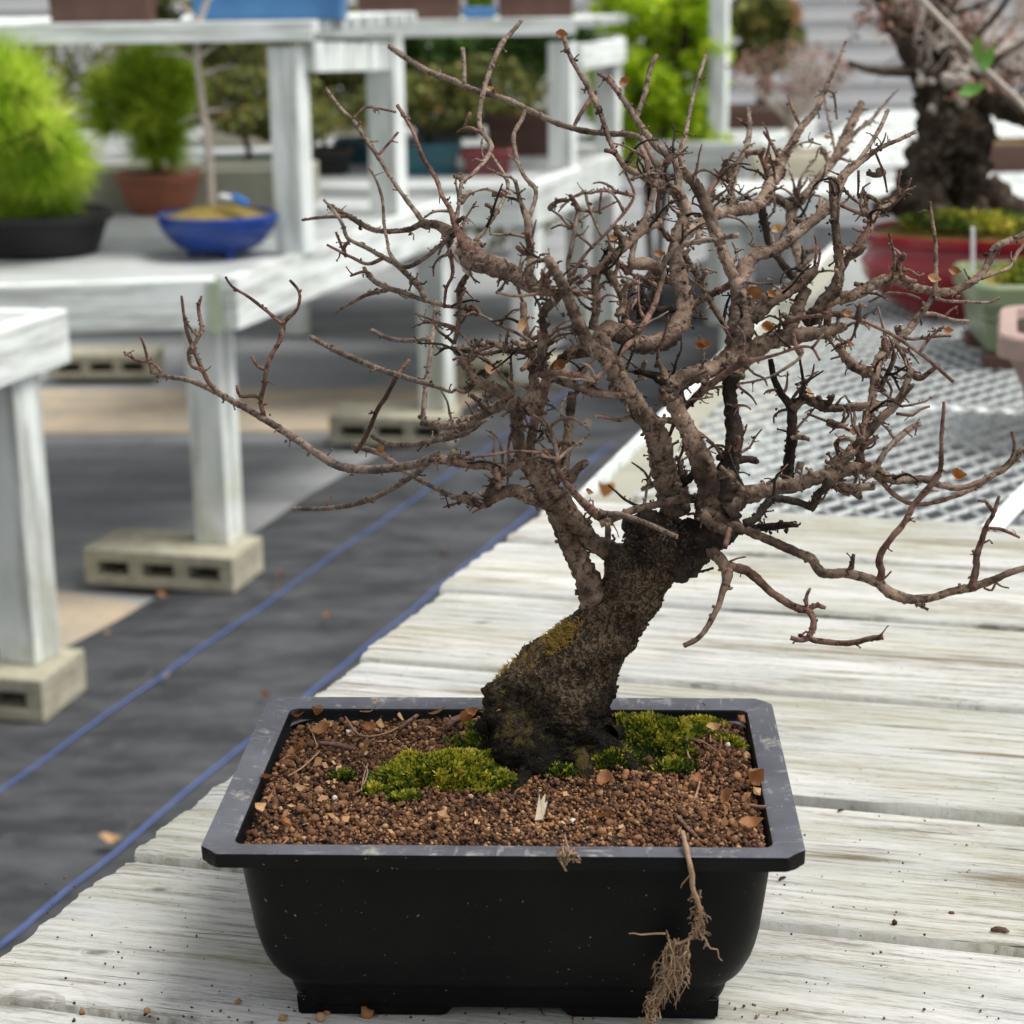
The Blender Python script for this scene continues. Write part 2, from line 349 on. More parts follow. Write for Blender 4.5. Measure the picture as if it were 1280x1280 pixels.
M['leaf_green'] = leaf_mat('fresh_leaf', (.14, .36, .05), (.10, .28, .04))
M['root'] = simple('dried_root', (.30, .20, .12), (.20, .12, .07), 300, .85, .6, .0005)
def glaze(name, c, c2=None, rough=.22):
    return simple(name, c, c2 or tuple(x*.75 for x in c), 16, rough, .05, .001, .5)
M['g_blue'] = glaze('cobalt_glaze', (.006, .045, .26), (.004, .03, .19), .28)
M['g_red'] = glaze('oxblood_glaze', (.30, .018, .028), (.23, .012, .02), .2)
M['g_green'] = glaze('celadon_glaze', (.21, .26, .145), (.18, .225, .125), .35)
M['g_teal'] = glaze('teal_glaze', (.02, .11, .15)); M['g_lblue'] = glaze('mid_blue_glaze', (.06, .20, .42), (.05, .16, .36), .4)
M['c_brown'] = simple('brown_clay', (.115, .058, .042), (.085, .04, .03), 30, .7, .2); M['c_rose'] = simple('rose_clay', (.38, .27, .235), (.31, .215, .185), 60, .7, .2, .0006)
M['c_terra'] = simple('terracotta', (.30, .10, .05), (.22, .07, .04), 30, .7, .2); M['c_black'] = simple('matt_black_plastic', (.008, .007, .007), (.005, .005, .005), 30, .6, .1)
M['c_cream'] = simple('cream_clay', (.55, .50, .38), (.45, .41, .31), 30, .6, .1)
M['soil'] = simple('dark_soil', (.022, .012, .008), (.05, .026, .015), 320, .95, 1., .002)
M['mosssoil'] = simple('mossy_soil', (.20, .19, .02), (.22, .12, .045), 45, .95, 1., .004)
M['tagw'] = simple('white_label_plastic', (.80, .80, .80), (.74, .75, .77), 30, .4, 0)
M['ink'] = simple('faded_pencil', (.35, .35, .38), (.42, .42, .45), 300, .8, 0)
M['tagb'] = simple('blue_plastic', (.02, .17, .50), (.02, .15, .45), 30, .4, 0)
def siding_mat():
    t = NT('grey_siding'); v = t.map(); t.base(t.mix(t.noise(v, 3, 3), (.46, .46, .47), (.56, .56, .56))); t.rough(.6); return t.m
M['siding'] = siding_mat()
M['hollow'] = bark('gnarled_plum_bark', (.075, .055, .035), (.030, .020, .013), (.22, .19, .15), 45, .006)
M['lichen'] = simple('grey_bark_patch', (.46, .42, .38), (.25, .21, .17), 60, .9, .6, .003)
M['whitebark'] = simple('pale_bleached_bark', (.50, .44, .38), (.34, .28, .24), 60, .8, .5, .002)

# ---------------------------------------------------------------- ground
GZ = -1.032; ANG = R(18.7)           # every bench and cloth seam runs about 18.7 degrees off the view
EU = Vector((math.cos(ANG), -math.sin(ANG), 0)); EV = Vector((math.sin(ANG), math.cos(ANG), 0))
def ground_mat(kind):
    t = NT(kind); v = t.map()
    if kind == 'grey_ground_cloth':
        n = t.noise(t.map((1, 2.2, 1)), 2.2, 6, .6); c = t.mix(t.ramp(n, [(.35, 0.), (.68, 1.)]), (.19, .20, .208), (.31, .315, .315))
        c = t.mix(t.ramp(t.noise(v, 14, 4), [(.62, 0.), (.72, .6)]), c, (.07, .075, .078))
        t.bump(t.noise(v, 3, 3), .4, .03)
    elif kind == 'black_weed_cloth':
        n = t.noise(t.map((1.5, 3, 1)), 3, 6, .65); c = t.mix(t.ramp(n, [(.4, 0.), (.72, 1.)]), (.034, .036, .040), (.095, .098, .104))
        c = t.mix(t.ramp(t.noise(v, 22, 5, .7), [(.60, 0.), (.75, .55)]), c, (.16, .155, .14))
        wv = t.noise(v, 400, 2); t.bump(t.math('ADD', t.math('MULTIPLY', t.noise(t.map((1, 4, 1)), 3.5, 4), 6.), wv), .5, .006)
    else:
        n = t.noise(v, 6, 6, .6); c = t.mix(t.ramp(n, [(.35, 0.), (.7, 1.)]), (.46, .37, .26), (.32, .29, .24))
        c = t.mix(t.ramp(t.noise(v, 120, 3), [(.5, 0.), (.7, .5)]), c, (.16, .13, .09)); t.bump(t.noise(v, 150, 4), .6, .004)
    t.base(c); t.rough(.9); t.b.inputs['Specular IOR Level'].default_value = .2; return t.m
def sheet(name, P, z, mat, **k):
    return mesh_obj(name, [(x, y, z) for x, y in P], [tuple(range(len(P)))], mat, **k)
sheet('ground', [(-60, -60), (60, -60), (60, 90), (-60, 90)], GZ-.012, ground_mat('grey_ground_cloth'), kind='structure')
def g2(px, py): p = atz(px, py, GZ); return (p.x, p.y)
gm = ground_mat('tan_gravel_path')
L0 = Vector(g2(180, 755)); 
sheet('path', [(-6, 5.50), (-.2, 5.36), (4, 5.2), (4, 5.9), (-.2, 6.08), (-6, 6.3)], GZ-.008, gm, kind='structure')
sheet('path', [(-3, 3.95), (-1.137, 3.64), (-.87, 3.50), (-1.03, 3.13), (-3, 3.3)], GZ-.008, gm, kind='structure')
# black cloth: edge follows (80,810),(330,660),(430,590),(560,500) in plan
E0 = Vector((-1.03, 3.18, 0)); 
def edge_pts(side):
    out = []
    for s in np.linspace(-5, 9, 60):
        p = E0 + EV*s + EU*(.02*math.sin(s*3)+.012*noise.noise(Vector((s*2, 0, 0))))
        out.append(p)
    return out
ed = edge_pts(0); bmv = []; nx = 26
for p in ed:
    for i in range(nx):
        q = p + EU*(i/(nx-1)*2.6); z = GZ + .010 + .012*max(0, noise.noise(Vector((q.x*2.2, q.y*2.2, 3))))+.004*noise.noise(Vector((q.x*9, q.y*5, 1)))
        if i == 0: z = GZ - .002
        bmv.append((q.x, q.y, z))
fs = [(a*nx+b, a*nx+b+1, (a+1)*nx+b+1, (a+1)*nx+b) for a in range(len(ed)-1) for b in range(nx-1)]
cloth = mesh_obj('weed_cloth', bmv, fs, ground_mat('black_weed_cloth'), smooth=True, kind='structure')
blue = simple('blue_stripe_yarn', (.045, .095, .30), (.10, .15, .34), 30, .7, 0)
def gz(x, y): return GZ + .010 + .012*max(0, noise.noise(Vector((x*2.2, y*2.2, 3))))+.004*noise.noise(Vector((x*9, y*5, 1)))
for a, b in (((0, 998), (540, 615)), ((0, 1195), (690, 625))):
    A = Vector((*g2(*a), 0)); B = Vector((*g2(*b), 0)); d = (B-A).normalized(); A2 = A - d*2.5; n = d.cross(Vector((0, 0, 1)))
    V = []; L = (76 if a[1] > 1100 else 84)
    for i in range(L):
        c = A2 + d*(i*.08) + n*(.006*noise.noise(Vector((i*.35, a[1], 0))))
        for sgn in (-1, 1): q = c+n*.0034*sgn; V.append((q.x, q.y, gz(q.x, q.y)+.006))
    mesh_obj('cloth_stripe', V, [(2*i, 2*i+1, 2*i+3, 2*i+2) for i in range(L-1)], blue, smooth=True, kind='structure')

# ---------------------------------------------------------------- the display table
TZ = -.118; TA = R(-15)
def uv(u, v, z=0.): return Vector((u*math.cos(TA)-v*math.sin(TA), u*math.sin(TA)+v*math.cos(TA), z))
# v runs away from the viewer, u to the right; planks run along u
table = empty('display_table', uv(.4, .3, GZ), TA, label='weathered white plank table with a steel mesh end under the bare bonsai in front', cat='table')
TT = Vector((.4, .3, GZ))                                             # local origin in (u,v,z)
def tl(u, v, z): return Vector((u, v, z)) - TT
VG = [-.52, -.315, -.118, .0715, .259, .462, .657, .826, .990]; UE = [-.345, -.315, -.294, -.2745, -.262, -.247, -.238, -.216]
for i in range(8):
    v0, v1 = VG[i]+.0045, VG[i+1]-.0045; u0, u1 = UE[i], 1.32; nu, nv = 70, 56
    if i == 3: v0 += .004
    V = []; sd = i*13.7
    drop = (0, .001, 0, .0005, .0055, .0070, .0085, .0095)[i]
    for a in range(nu):
        fa = a/(nu-1); fa = fa**1.25
        for b in range(nv):
            fb = b/(nv-1); v = v0+(v1-v0)*fb
            u = u0+(u1-u0)*fa
            if a < 3: u += .0045*noise.noise(Vector((v*55, sd, 0)))+.0022*noise.noise(Vector((v*230, sd, 2))) - .020*(fb-.5)*(-1)
            z = .0011*noise.noise(Vector((u*1.6, v*60, sd)))+.0006*noise.noise(Vector((u*4, v*160, sd)))+.0012*noise.noise(Vector((u*1.2, v*9, sd+5)))
            e = min(fb, 1-fb)*(v1-v0)
            if e < .005: z -= .0035*(1-e/.005)**2
            if a == 0: z -= .0012
            V.append(tl(u, v, TZ+z+drop))
    top = len(V); Fs = [(a*nv+b, (a+1)*nv+b, (a+1)*nv+b+1, a*nv+b+1) for a in range(nu-1) for b in range(nv-1)]
    rim = [a*nv for a in range(nu)] + [(nu-1)*nv+b for b in range(1, nv)] + [a*nv+nv-1 for a in range(nu-2, -1, -1)] + [b for b in range(nv-2, 0, -1)]
    for r_ in rim: p = V[r_].copy(); p.z = (TZ-.036)-TT.z; V.append(p)
    n = len(rim); Fs += [(rim[k], top+k, top+(k+1) % n, rim[(k+1) % n]) for k in range(n)]; Fs.append(tuple(range(top+n-1, top-1, -1)))
    Fs = [tuple(reversed(f)) for f in Fs] if False else Fs
    V = [v - tl(0, (v0+v1)/2, TZ) for v in V]
    o = mesh_obj('plank', V, Fs, M['plank'], table, smooth=True); o.location = tl(0, (v0+v1)/2, TZ)
    o.data.set_sharp_from_angle(angle=R(50))
mb = MB()
for u in (-.16, 1.1):
    for v in (-.45, 1.05, 2.75):
        mbx = MB(); mbx.box(tl(u, v, (GZ+TZ-.04)/2), (.089, .089, TZ-.04-GZ), 0, .003); mbx.build('leg', M['post'], table)
for u in (-.16, 1.1): MB().box(tl(u+.08, 1.2, TZ-.085), (.038, 3.5, .09), 0, .002).build('beam', M['post'], table)
# mesh panel end: cream wooden border, raised outer strip, expanded metal on top
A0 = atz(700, 640, TZ); A1 = atz(985, 360, TZ); eA = (A1-A0).normalized(); eN = Vector((eA.y, -eA.x, 0))
ang = math.atan2(eA.x, eA.y); tl_w = lambda p: Matrix.Rotation(-TA, 4, 'Z') @ (Vector(p) - uv(.4, .3, GZ))
fo = A0 + eA*.02
def wbar(name, a, b, wd, ht, mat, bev=.002): MB().bar(tl_w(a), tl_w(b), wd, ht, bev).build(name, mat, table)
Lp = 2.15
wbar('border_strip', fo+eN*.006+Vector((0, 0, -.009)), fo+eN*.006+eA*Lp+Vector((0, 0, -.009)), .012, .024, M['post'])
wbar('border_board', fo+eN*.035+Vector((0, 0, -.022)), fo+eN*.035+eA*Lp+Vector((0, 0, -.022)), .045, .030, M['cream'])
wbar('border_ledge', fo+eN*.088+Vector((0, 0, -.030)), fo+eN*.088+eA*Lp+Vector((0, 0, -.030)), .060, .026, M['cream'])
c0 = fo + eN*.12 - eA*.03
for k in range(4):
    q = c0 + eA*(.06+k*.68); wbar('cross_rail', q+Vector((0, 0, -.045)), q+EU*1.3+Vector((0, 0, -.045)), .038, .05, M['post'])
# expanded metal
LW, SW = .0635, .0345
mv = []; mf = []
def strand(a, b, z0, z1, wv=.0036, th=.0020):
    d = (b-a); n = Vector((-d.y, d.x, 0)).normalized()*wv/2; k = len(mv)
    for p, z in ((a, z0), (b, z1)):
        for s, zz in ((-1, -th/2), (1, th/2+.0012), (1, -th/2+.0012), (-1, -th)):
            q = p+n*s; mv.append((q.x, q.y, z+zz))
    mf.extend([(k, k+4, k+5, k+1), (k+1, k+5, k+6, k+2), (k+2, k+6, k+7, k+3), (k+3, k+7, k+4, k)])
o0 = fo + eN*.062 + eA*.015; e2 = Vector((-eA.y, eA.x, 0))*-1
for i in range(40):
    for j in range(-8, 34):
        P = o0 + e2*(i*SW) + eA*(j*LW); Q = P + e2*(SW/2) + eA*(LW/2); Qm = P + e2*(SW/2) - eA*(LW/2); P2 = P + e2*SW
        for a, b in ((P, Q), (P, Qm), (Q, P2), (Qm, P2)):
            mid = (a+b)/2; loc = Matrix.Rotation(-TA, 3, 'Z') @ mid
            if loc.y < 1.004: continue
            if (mid-fo).dot(eA) > Lp: continue
            na = (b-a).normalized()*.004
            strand(tl_w(a-na*.2), tl_w(b+na*.2), .0006, -.0006)
zt = TZ-.004-GZ
mv = [(x, y, zt + z) for x, y, z in mv]
mesh_obj('mesh_panel', mv, mf, M['zinc'], table)
p0 = uv(-.19, 1.012, TZ-.018); p1 = uv(1.3, 1.012, TZ-.018); wbar('mesh_edge_angle', p0, p1, .018, .012, M['zinc'], .001)

# ---------------------------------------------------------------- cinder blocks and benches
def cinder(px, py, label, rz=R(-15), corner='fl'):
    p = atz(px, py, GZ+.0005); Lb, Wb, Hb = .40, .20, .092
    o = empty('cinder_block', (p.x, p.y, GZ+.012), rz, label=label, cat='concrete block', group='concrete blocks under the bench legs')
    x0 = 0 if corner == 'fl' else -Lb
    mb = MB(); th = .022; nw = 3; cw = (Lb-4*.035)/3
    mb.box((x0+Lb/2, Wb/2, Hb-.015), (Lb, Wb, .03), 0, .004); mb.box((x0+Lb/2, Wb/2, .013), (Lb, Wb, .026), 0, .004)
    for k in range(4):
        xx = x0+.0175+k*(cw+.035); ww = .035
        if k == 0: xx += .001
        if k == 3: xx -= .001
        mb.box((xx, Wb/2, (Hb)/2), (ww, Wb-.002, Hb-.05), 0, 0)
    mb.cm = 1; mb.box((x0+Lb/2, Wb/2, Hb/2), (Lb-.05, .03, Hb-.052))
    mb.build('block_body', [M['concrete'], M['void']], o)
    return o
cinder(107, 735, 'concrete block with three slots under the leg in the middle of the left side')
cinder(56, 911, 'concrete block in the lower left corner, cut off by the picture edge', R(-14), 'fr')
cinder(62, 478, 'concrete block farthest left, seen just above the tan path', R(-2))
cinder(412, 560, 'concrete block behind the lowest blurred twigs, beside the black cloth', R(-8))
cinder(570, 488, 'concrete block furthest back, seen through the branches left of the trunk', R(-6))
BZ = GZ+.012+.092; BT = -.25
def post(parent, base, z0, z1, rz=R(-18), s=.092, name='leg', **k):
    mbp = MB(); mbp.box((0, 0, (z1-z0)/2), (s, s, z1-z0), 0, .004); o = mbp.build(name, M['post'], parent)
    o.location = Vector((base[0], base[1], z0)) - parent.location; o.rotation_euler = (0, 0, rz); return o
def beam(parent, a, b, zt, ht, th=.04, name='beam', mat='beamw'):
    a = Vector(a); b = Vector(b); o0_ = parent.location
    return MB().bar(Vector((a.x, a.y, zt-ht/2))-o0_, Vector((b.x, b.y, zt-ht/2))-o0_, th, ht, .003).build(name, M[mat], parent)
def deck(parent, P, zt, th=.03, n=7, gap=.008, name='deck_board'):
    """boards laid across the quad P (a,b,c,d), running along a-b"""
    a, b, c, d = [Vector((*p, 0)) for p in P]
    for i in range(n):
        f0, f1 = i/n, (i+1)/n-gap/max(.01, (d-a).length)
        q = [a.lerp(d, f0), b.lerp(c, f0), b.lerp(c, f1), a.lerp(d, f1)]
        V = [Vector((p.x, p.y, z))-parent.location for z in (zt-th, zt) for p in q]
        mesh_obj(name, V, [(3, 2, 1, 0), (4, 5, 6, 7), (0, 1, 5, 4), (1, 2, 6, 5), (2, 3, 7, 6), (3, 0, 4, 7)], M['deck'], parent)
# bench A (middle left)
K = Vector((-.66, 3.575)); BR = Vector((-.165, 5.24)); KL = Vector((-2.1, 3.40)); BL = Vector((-1.6, 5.35))
bA = empty('plant_bench', (-1.1, 4.3, GZ), label='white wooden bench on block feet holding the blue bowl and the bright green pine', cat='bench')
deck(bA, [KL+Vector((0, .03)), K+Vector((-.03, .03)), BR+Vector((-.03, 0)), BL], BT, .028, 9)
beam(bA, KL, K+Vector((-.035, 0)), BT+.004, .118); beam(bA, K+Vector((0, -.012)), BR, BT+.006, .125)
MB().box(Vector((K.x-.035, K.y-.024, BT-.062))-bA.location, (.032, .012, .125), 0, .002).build('end_grain', M['olivewood'] if 'olivewood' in M else simple('algae_end_grain', (.30, .37, .24), (.42, .47, .38), 40, .9, .4), bA)
for b in ((-.735, 3.70), (-.235, 5.21), (-1.9, 3.6)): post(bA, b, BZ, BT-.13 if b[0] > -1.5 else BT-.13)
# upper shelf on bench A
sA = empty('plant_shelf', (-.5, 4.4, BT), label='tall white shelf stand with square portal legs, nearest of the raised shelves', cat='shelf')
fA = (-.545, 4.0); rA = (-.352, 4.84)
post(sA, fA, BT, .27, s=.078); post(sA, rA, BT, .27, s=.088)
post(sA, (-1.75, 4.1), BT, .27, s=.088)
ra_ = aty(386, 71, 4.0)-sA.location; rb_ = aty(487, 71, 4.84)-sA.location; MB().bar(ra_, rb_, .03, .076, .002).build('rail', M['post'], sA)
beam(sA, (-2.0, 3.955), (-.475, 3.955), .335, .05, .035)
for k in range(9):
    q = Vector((-.52, 3.99)).lerp(Vector((-.31, 4.86)), k/8); a = Vector((-2.0, q.y+.06)); 
    MB().bar(Vector((a.x, a.y, .318))-sA.location, Vector((q.x+.05, q.y+.03, .318))-sA.location, .085, .03, .002).build('shelf_board', M['post'], sA)
# bench B (lower left)
bB = empty('plant_bench', (-1.4, 2.4, GZ), label='white bench corner standing in the left foreground, cut off by the picture edge', cat='bench')
BBr = Vector((-.925, 2.95)); dB = Vector((.33, .944))
beam(bB, BBr, BBr-dB*2.2, -.212, .112, .04)
beam(bB, BBr+Vector((-.04, -.0)), BBr+Vector((-1.3, .25)), -.215, .11, .04)
deck(bB, [BBr-dB*2.2+Vector((-1.3, 0)), BBr-dB*2.2+Vector((-.03, 0)), BBr+Vector((-.03, 0)), BBr+Vector((-1.3, .2))], -.222, .02, 8)
post(bB, (-1.012, 2.83), BZ, -.32, R(-22))
# bench C (centre)
bC = empty('plant_bench', (.0, 5.9, GZ), label='white bench behind the branches whose corner meets a raised shelf', cat='bench')
KC = Vector((.075, 5.55)); BC = Vector((.43, 6.72))
beam(bC, (-.9, 5.66), (KC.x-.02, KC.y), BT+.004, .135); beam(bC, KC, BC, BT+.006, .14)
deck(bC, [(-1.0, 5.7), (KC.x-.03, KC.y+.04), (BC.x-.03, BC.y), (-.7, 6.9)], BT, .028, 8)
post(bC, (.065, 5.64), BZ, BT-.13); post(bC, (.385, 6.62), BZ, BT-.14)
sC = empty('plant_shelf', (.2, 6.3, BT), label='white raised shelf seen behind the top branches, left of the lime green bush', cat='shelf')
post(sC, (.205, 6.10), BT, .20, s=.085); post(sC, (.40, 6.72), BT, .20, s=.085); post(sC, (-.75, 6.15), BT, .2, s=.085)
beam(sC, (.262, 6.10), (.455, 6.72), .19, .09, .03, 'rail'); beam(sC, (-.9, 6.06), (.25, 6.06), .285, .06, .035)
for k in range(6):
    q = Vector((.24, 6.1)).lerp(Vector((.44, 6.72)), k/5)
    MB().bar(Vector((-.9, q.y+.05, .262))-sC.location, Vector((q.x+.03, q.y, .262))-sC.location, .095, .03, .002).build('shelf_board', M['post'], sC)
# bench D (right rear) and bench E further back
bD = empty('plant_bench', (1.2, 7, GZ), label='long white bench receding behind the red pot', cat='bench')
D0 = Vector((.70, 5.35)); D1 = Vector((1.75, 5.05)); D2 = D0+Vector((.4*3, 1.2*3)); D3 = D1+Vector((.4*3, 1.2*3))
dk = []
for i in range(9):
    f0, f1 = i/9, (i+1)/9-.01; a, b = D0.lerp(D2, f0), D1.lerp(D3, f0); c, d = D1.lerp(D3, f1), D0.lerp(D2, f1)
    V = [Vector((p.x, p.y, z))-bD.location for z in (BT-.03, BT) for p in (a, b, c, d)]
    mesh_obj('deck_board', V, [(3, 2, 1, 0), (4, 5, 6, 7), (0, 1, 5, 4), (1, 2, 6, 5), (2, 3, 7, 6), (3, 0, 4, 7)], M['deck_pale'], bD)
beam(bD, D0-Vector((0, .02)), D1-Vector((0, .02)), BT-.002, .10); beam(bD, D0-Vector((.02, 0)), D2-Vector((.02, 0)), BT-.002, .13)
for b in (D0+Vector((.06, .06)), D1+Vector((-.1, .1)), D2, D0+Vector((.45, 1.3))): post(bD, b, GZ, BT-.03)
bE = empty('plant_bench', (.55, 7.6, GZ), label='small white bench corner with one thin post rising from it, right of the lime bush', cat='bench')
E_ = atz(905, 178, BT); deck(bE, [(E_.x-.35, E_.y+.1), (E_.x+.12, E_.y-.05), (E_.x+.5, E_.y+1.2), (E_.x, E_.y+1.3)], BT, .03, 6, name='deck_board')
beam(bE, (E_.x-.35, E_.y+.06), (E_.x+.12, E_.y-.09), BT+.004, .12); beam(bE, (E_.x+.14, E_.y-.07), (E_.x+.55, E_.y+1.2), BT+.004, .12)
post(bE, (E_.x-.02, E_.y+.05), BT, .35, s=.07); post(bE, (E_.x, E_.y+.1), GZ, BT-.03)
# ---------------------------------------------------------------- siding wall far behind
wall = empty('house_wall', (1.8, 12.6, GZ), label='pale grey clapboard wall far behind the benches', cat='building')
for k in range(26):
    z = .14*k; mb = MB(); mb.add([(-9, 0, z), (9, 0, z), (9, .025, z+.15), (-9, .025, z+.15), (-9, .03, z), (9, .03, z)], [(0, 1, 2, 3), (4, 5, 1, 0)]); mb.build('siding_board', M['siding'], wall)
MB().box((-.55, -.02, 1.7), (.10, .05, 3.4)).build('corner_trim', M['post'], wall)
MB().box((0, .2, 1.8), (18, .2, 3.6)).build('wall_core', M['siding'], wall)

# ---------------------------------------------------------------- foliage helpers
def set_attr(o, vals):
    a = o.data.attributes.new('col', 'FLOAT', 'FACE'); a.data.foreach_set('value', np.asarray(vals, dtype=np.float32))
def ellip_pts(n, blobs):
    out = []; ws = np.array([b[3]*b[4]*b[5] for b in blobs]); ws = ws/ws.sum()
    ks = rng.choice(len(blobs), n, p=ws)
    for k in ks:
        cx, cy, cz, rx, ry, rz = blobs[k]; d = rng.normal(size=3); d /= np.linalg.norm(d); r = rng.uniform(.45, 1)**.6
        out.append((cx+d[0]*rx*r, cy+d[1]*ry*r, cz+d[2]*rz*r))
    return np.array(out)
def leaves_mesh(name, P, size, mat, parent, elong=1.6, **k):
    n = len(P); d = rng.normal(size=(n, 3)); d /= np.linalg.norm(d, axis=1)[:, None]; e = np.cross(d, rng.normal(size=(n, 3))); e /= np.linalg.norm(e, axis=1)[:, None]
    s = size*rng.uniform(.6, 1.3, size=(n, 1)); V = np.empty((n, 4, 3)); V[:, 0] = P-d*s*elong/2; V[:, 1] = P+e*s/2; V[:, 2] = P+d*s*elong/2; V[:, 3] = P-e*s/2
    o = mesh_obj(name, V.reshape(-1, 3), np.arange(4*n).reshape(n, 4), mat, parent, **k)
    z = P[:, 2]; zn = np.array([noise.noise(Vector(p)*14)*.9 for p in P])
    set_attr(o, np.clip(.5+zn*.6+rng.normal(size=n)*.16, 0, 1)); return o
def needles_mesh(name, tufts, nn, length, mat, parent, wd=.0026, spread=.8):
    V = []; C_ = []
    for (p, d) in tufts:
        p = np.array(p); d = np.array(d, float); d /= np.linalg.norm(d); tone = .45+noise.noise(Vector(p)*9)*.4+rng.normal()*.22
        q = d+rng.normal(size=(nn, 3))*spread; q /= np.linalg.norm(q, axis=1)[:, None]; L = length*rng.uniform(.7, 1.1, size=(nn, 1))
        s = np.cross(q, rng.normal(size=(nn, 3))); s /= np.linalg.norm(s, axis=1)[:, None]
        T = np.empty((nn, 3, 3)); T[:, 0] = p-s*wd; T[:, 1] = p+s*wd; T[:, 2] = p+q*L; V.append(T); C_.append(np.clip(tone+rng.normal(size=nn)*.12, 0, 1))
    V = np.concatenate(V).reshape(-1, 3); n = len(V)//3
    o = mesh_obj(name, V, np.arange(3*n).reshape(n, 3), mat, parent); set_attr(o, np.concatenate(C_)); return o
def round_pot(name, loc, prof, mat, soilmat, label, cat='pot', sx=1, sy=1, rz=0, feet=0, group=None, soil_dome=.01, soil_z=None):
    """prof: outer (r,z) from the foot up, rim last"""
    o = empty(name, loc, rz, label=label, cat=cat, group=group)
    rr, rz_ = prof[-1]; P = [(0.001, prof[0][1])]+prof+[(rr-.006, rz_+.001), (rr-.012, rz_-.004), (rr-.016, rz_-.02)]
    V, Fs = lathe(P, 48, sx, sy); b = mesh_obj('bowl', V, Fs, mat, o, smooth=True); b.data.set_sharp_from_angle(angle=R(40))
    zs = rz_-.010 if soil_z is None else soil_z
    SP = [(max(.0005, (rr-.012)*t), zs+soil_dome*math.cos(t*math.pi/2)) for t in (0, .2, .4, .6, .8, 1)]
    V, Fs = lathe(SP, 32, sx, sy); V = [(x, y, z+.004*noise.noise(Vector((x, y, 0))*60)) for x, y, z in V]
    mesh_obj('soil', V, Fs, soilmat, o, smooth=True)
    for k in range(feet):
        a = 2*math.pi*(k+.5)/feet; mbf = MB(); r0 = prof[0][0]*.85
        mbf.box((r0*sx*math.cos(a), r0*sy*math.sin(a), prof[0][1]-.006), (.03, .03, .024), a, .004); mbf.build('foot', mat, o)
    return o
def box_pot(loc, hx, hy, h, mat, label, rz=0, r=.012, lip=.012, taper=.9, name='pot', soilmat=None, group=None, grooves=False):
    o = empty(name, loc, rz, label=label, cat='pot', group=group); mb = MB()
    lv = [(0, taper, 0), (h*.5, (1+taper)/2, 0), (h-.03, 1, 0), (h-.028, 1, lip), (h-.004, 1, lip), (h, 1, lip-.003), (h, 1, -.008), (h-.02, 1, -.010)]
    if grooves: lv = [(0, taper-.04, 0), (.006, taper, 0), (h*.45, (1+taper)/2, 0), (h*.46, (1+taper)/2, -.002), (h*.50, (1+taper)/2+.01, -.002), (h*.51, (1+taper)/2+.01, 0), (h*.6, .98, 0), (h*.61, .98, -.002), (h*.65, .985, -.002), (h*.66, .985, 0)]+lv[2:]
    loft(mb, [[(x, y, z) for x, y in rrect(hx*s+d, hy*s+d, r+max(0, d))] for z, s, d in lv], True)
    b = mb.build('bowl', mat, o, True); b.data.set_sharp_from_angle(angle=R(35))
    V = [(x, y, h-.012) for x, y in rrect(hx-.009, hy-.009, r)]; mesh_obj('soil', V, [tuple(range(len(V)))], soilmat or M['mosssoil'], o)
    return o
def simple_tree(name, base, limbs, mat, label, cat='bonsai tree', group=None, parts=True, seg=8, jit=.12):
    """limbs: list of (points (x,y,z) relative to base, r0, r1)"""
    o = empty(name, base, label=label, cat=cat, group=group)
    for i, (P, r0, r1) in enumerate(limbs):
        mb = MB(); Q = catmull(P, lambda a, b: max(2, int(np.linalg.norm(b-a)/.02))); n = len(Q)
        tube(mb, Q, [r0+(r1-r0)*k/(n-1) for k in range(n)], seg, jit); mb.build('trunk' if i == 0 else 'branch', mat, o, True)
    return o
def px2(base, px, py, dy=0.): return aty(px, py, base.y+dy)-base

# ---- objects on bench A
b0 = atz(270, 322, BT)
round_pot('bonsai_pot', (b0.x+.006, b0.y+.03, BT+.016), [(.078, 0), (.105, .012), (.130, .035), (.148, .062), (.156, .088), (.154, .094)], M['g_blue'], M['mosssoil'], 'round cobalt blue glazed bowl on small feet, standing on the white bench', feet=3, soil_dome=.03)
base = Vector((b0.x+.006, b0.y+.03, BT+.11)); P2 = lambda x, y, d=0.: px2(base, x, y, d)
simple_tree('bonsai_tree', base, [([P2(265, 262), P2(262, 200), P2(252, 120), P2(246, 70), P2(250, 30), P2(262, -10)], .011, .007)] +
    [([P2(*a), P2((a[0]+b[0])/2, (a[1]+b[1])/2-4, .02), P2(*b, .05)], .0055, .0018) for a, b in (((250, 75), (190, 68)), ((246, 75), (285, 50)), ((250, 95), (300, 82)), ((256, 145), (222, 155)), ((258, 140), (288, 142)), ((262, 190), (238, 160)), ((255, 8), (290, -30)), ((250, 30), (215, 0)))],
    M['whitebark'], 'thin pale leafless tree with a straight stem in the blue bowl')
tg = empty('plant_label', aty(275, 245, base.y-.06), label='small white and blue plastic label stuck in the blue bowl', cat='plant label')
MB().bar((0, 0, 0), aty(300, 248, base.y-.08)-tg.location+Vector((0, 0, -.004)), .02, .012, .003).build('tag_stem', M['tagw'], tg)
MB().bar(aty(290, 244, base.y-.09)-tg.location, aty(310, 255, base.y-.09)-tg.location, .025, .014, .003).build('tag_tip', M['tagb'], tg)
bk = atz(45, 328, BT)
round_pot('bonsai_pot', (bk.x-.03, bk.y+.16, BT), [(.13, 0), (.155, .006), (.172, .05), (.186, .085), (.200, .092), (.200, .112)], M['c_black'], M['soil'], 'wide matt black round training pot under the bright green pine', sx=1.0, sy=.9)
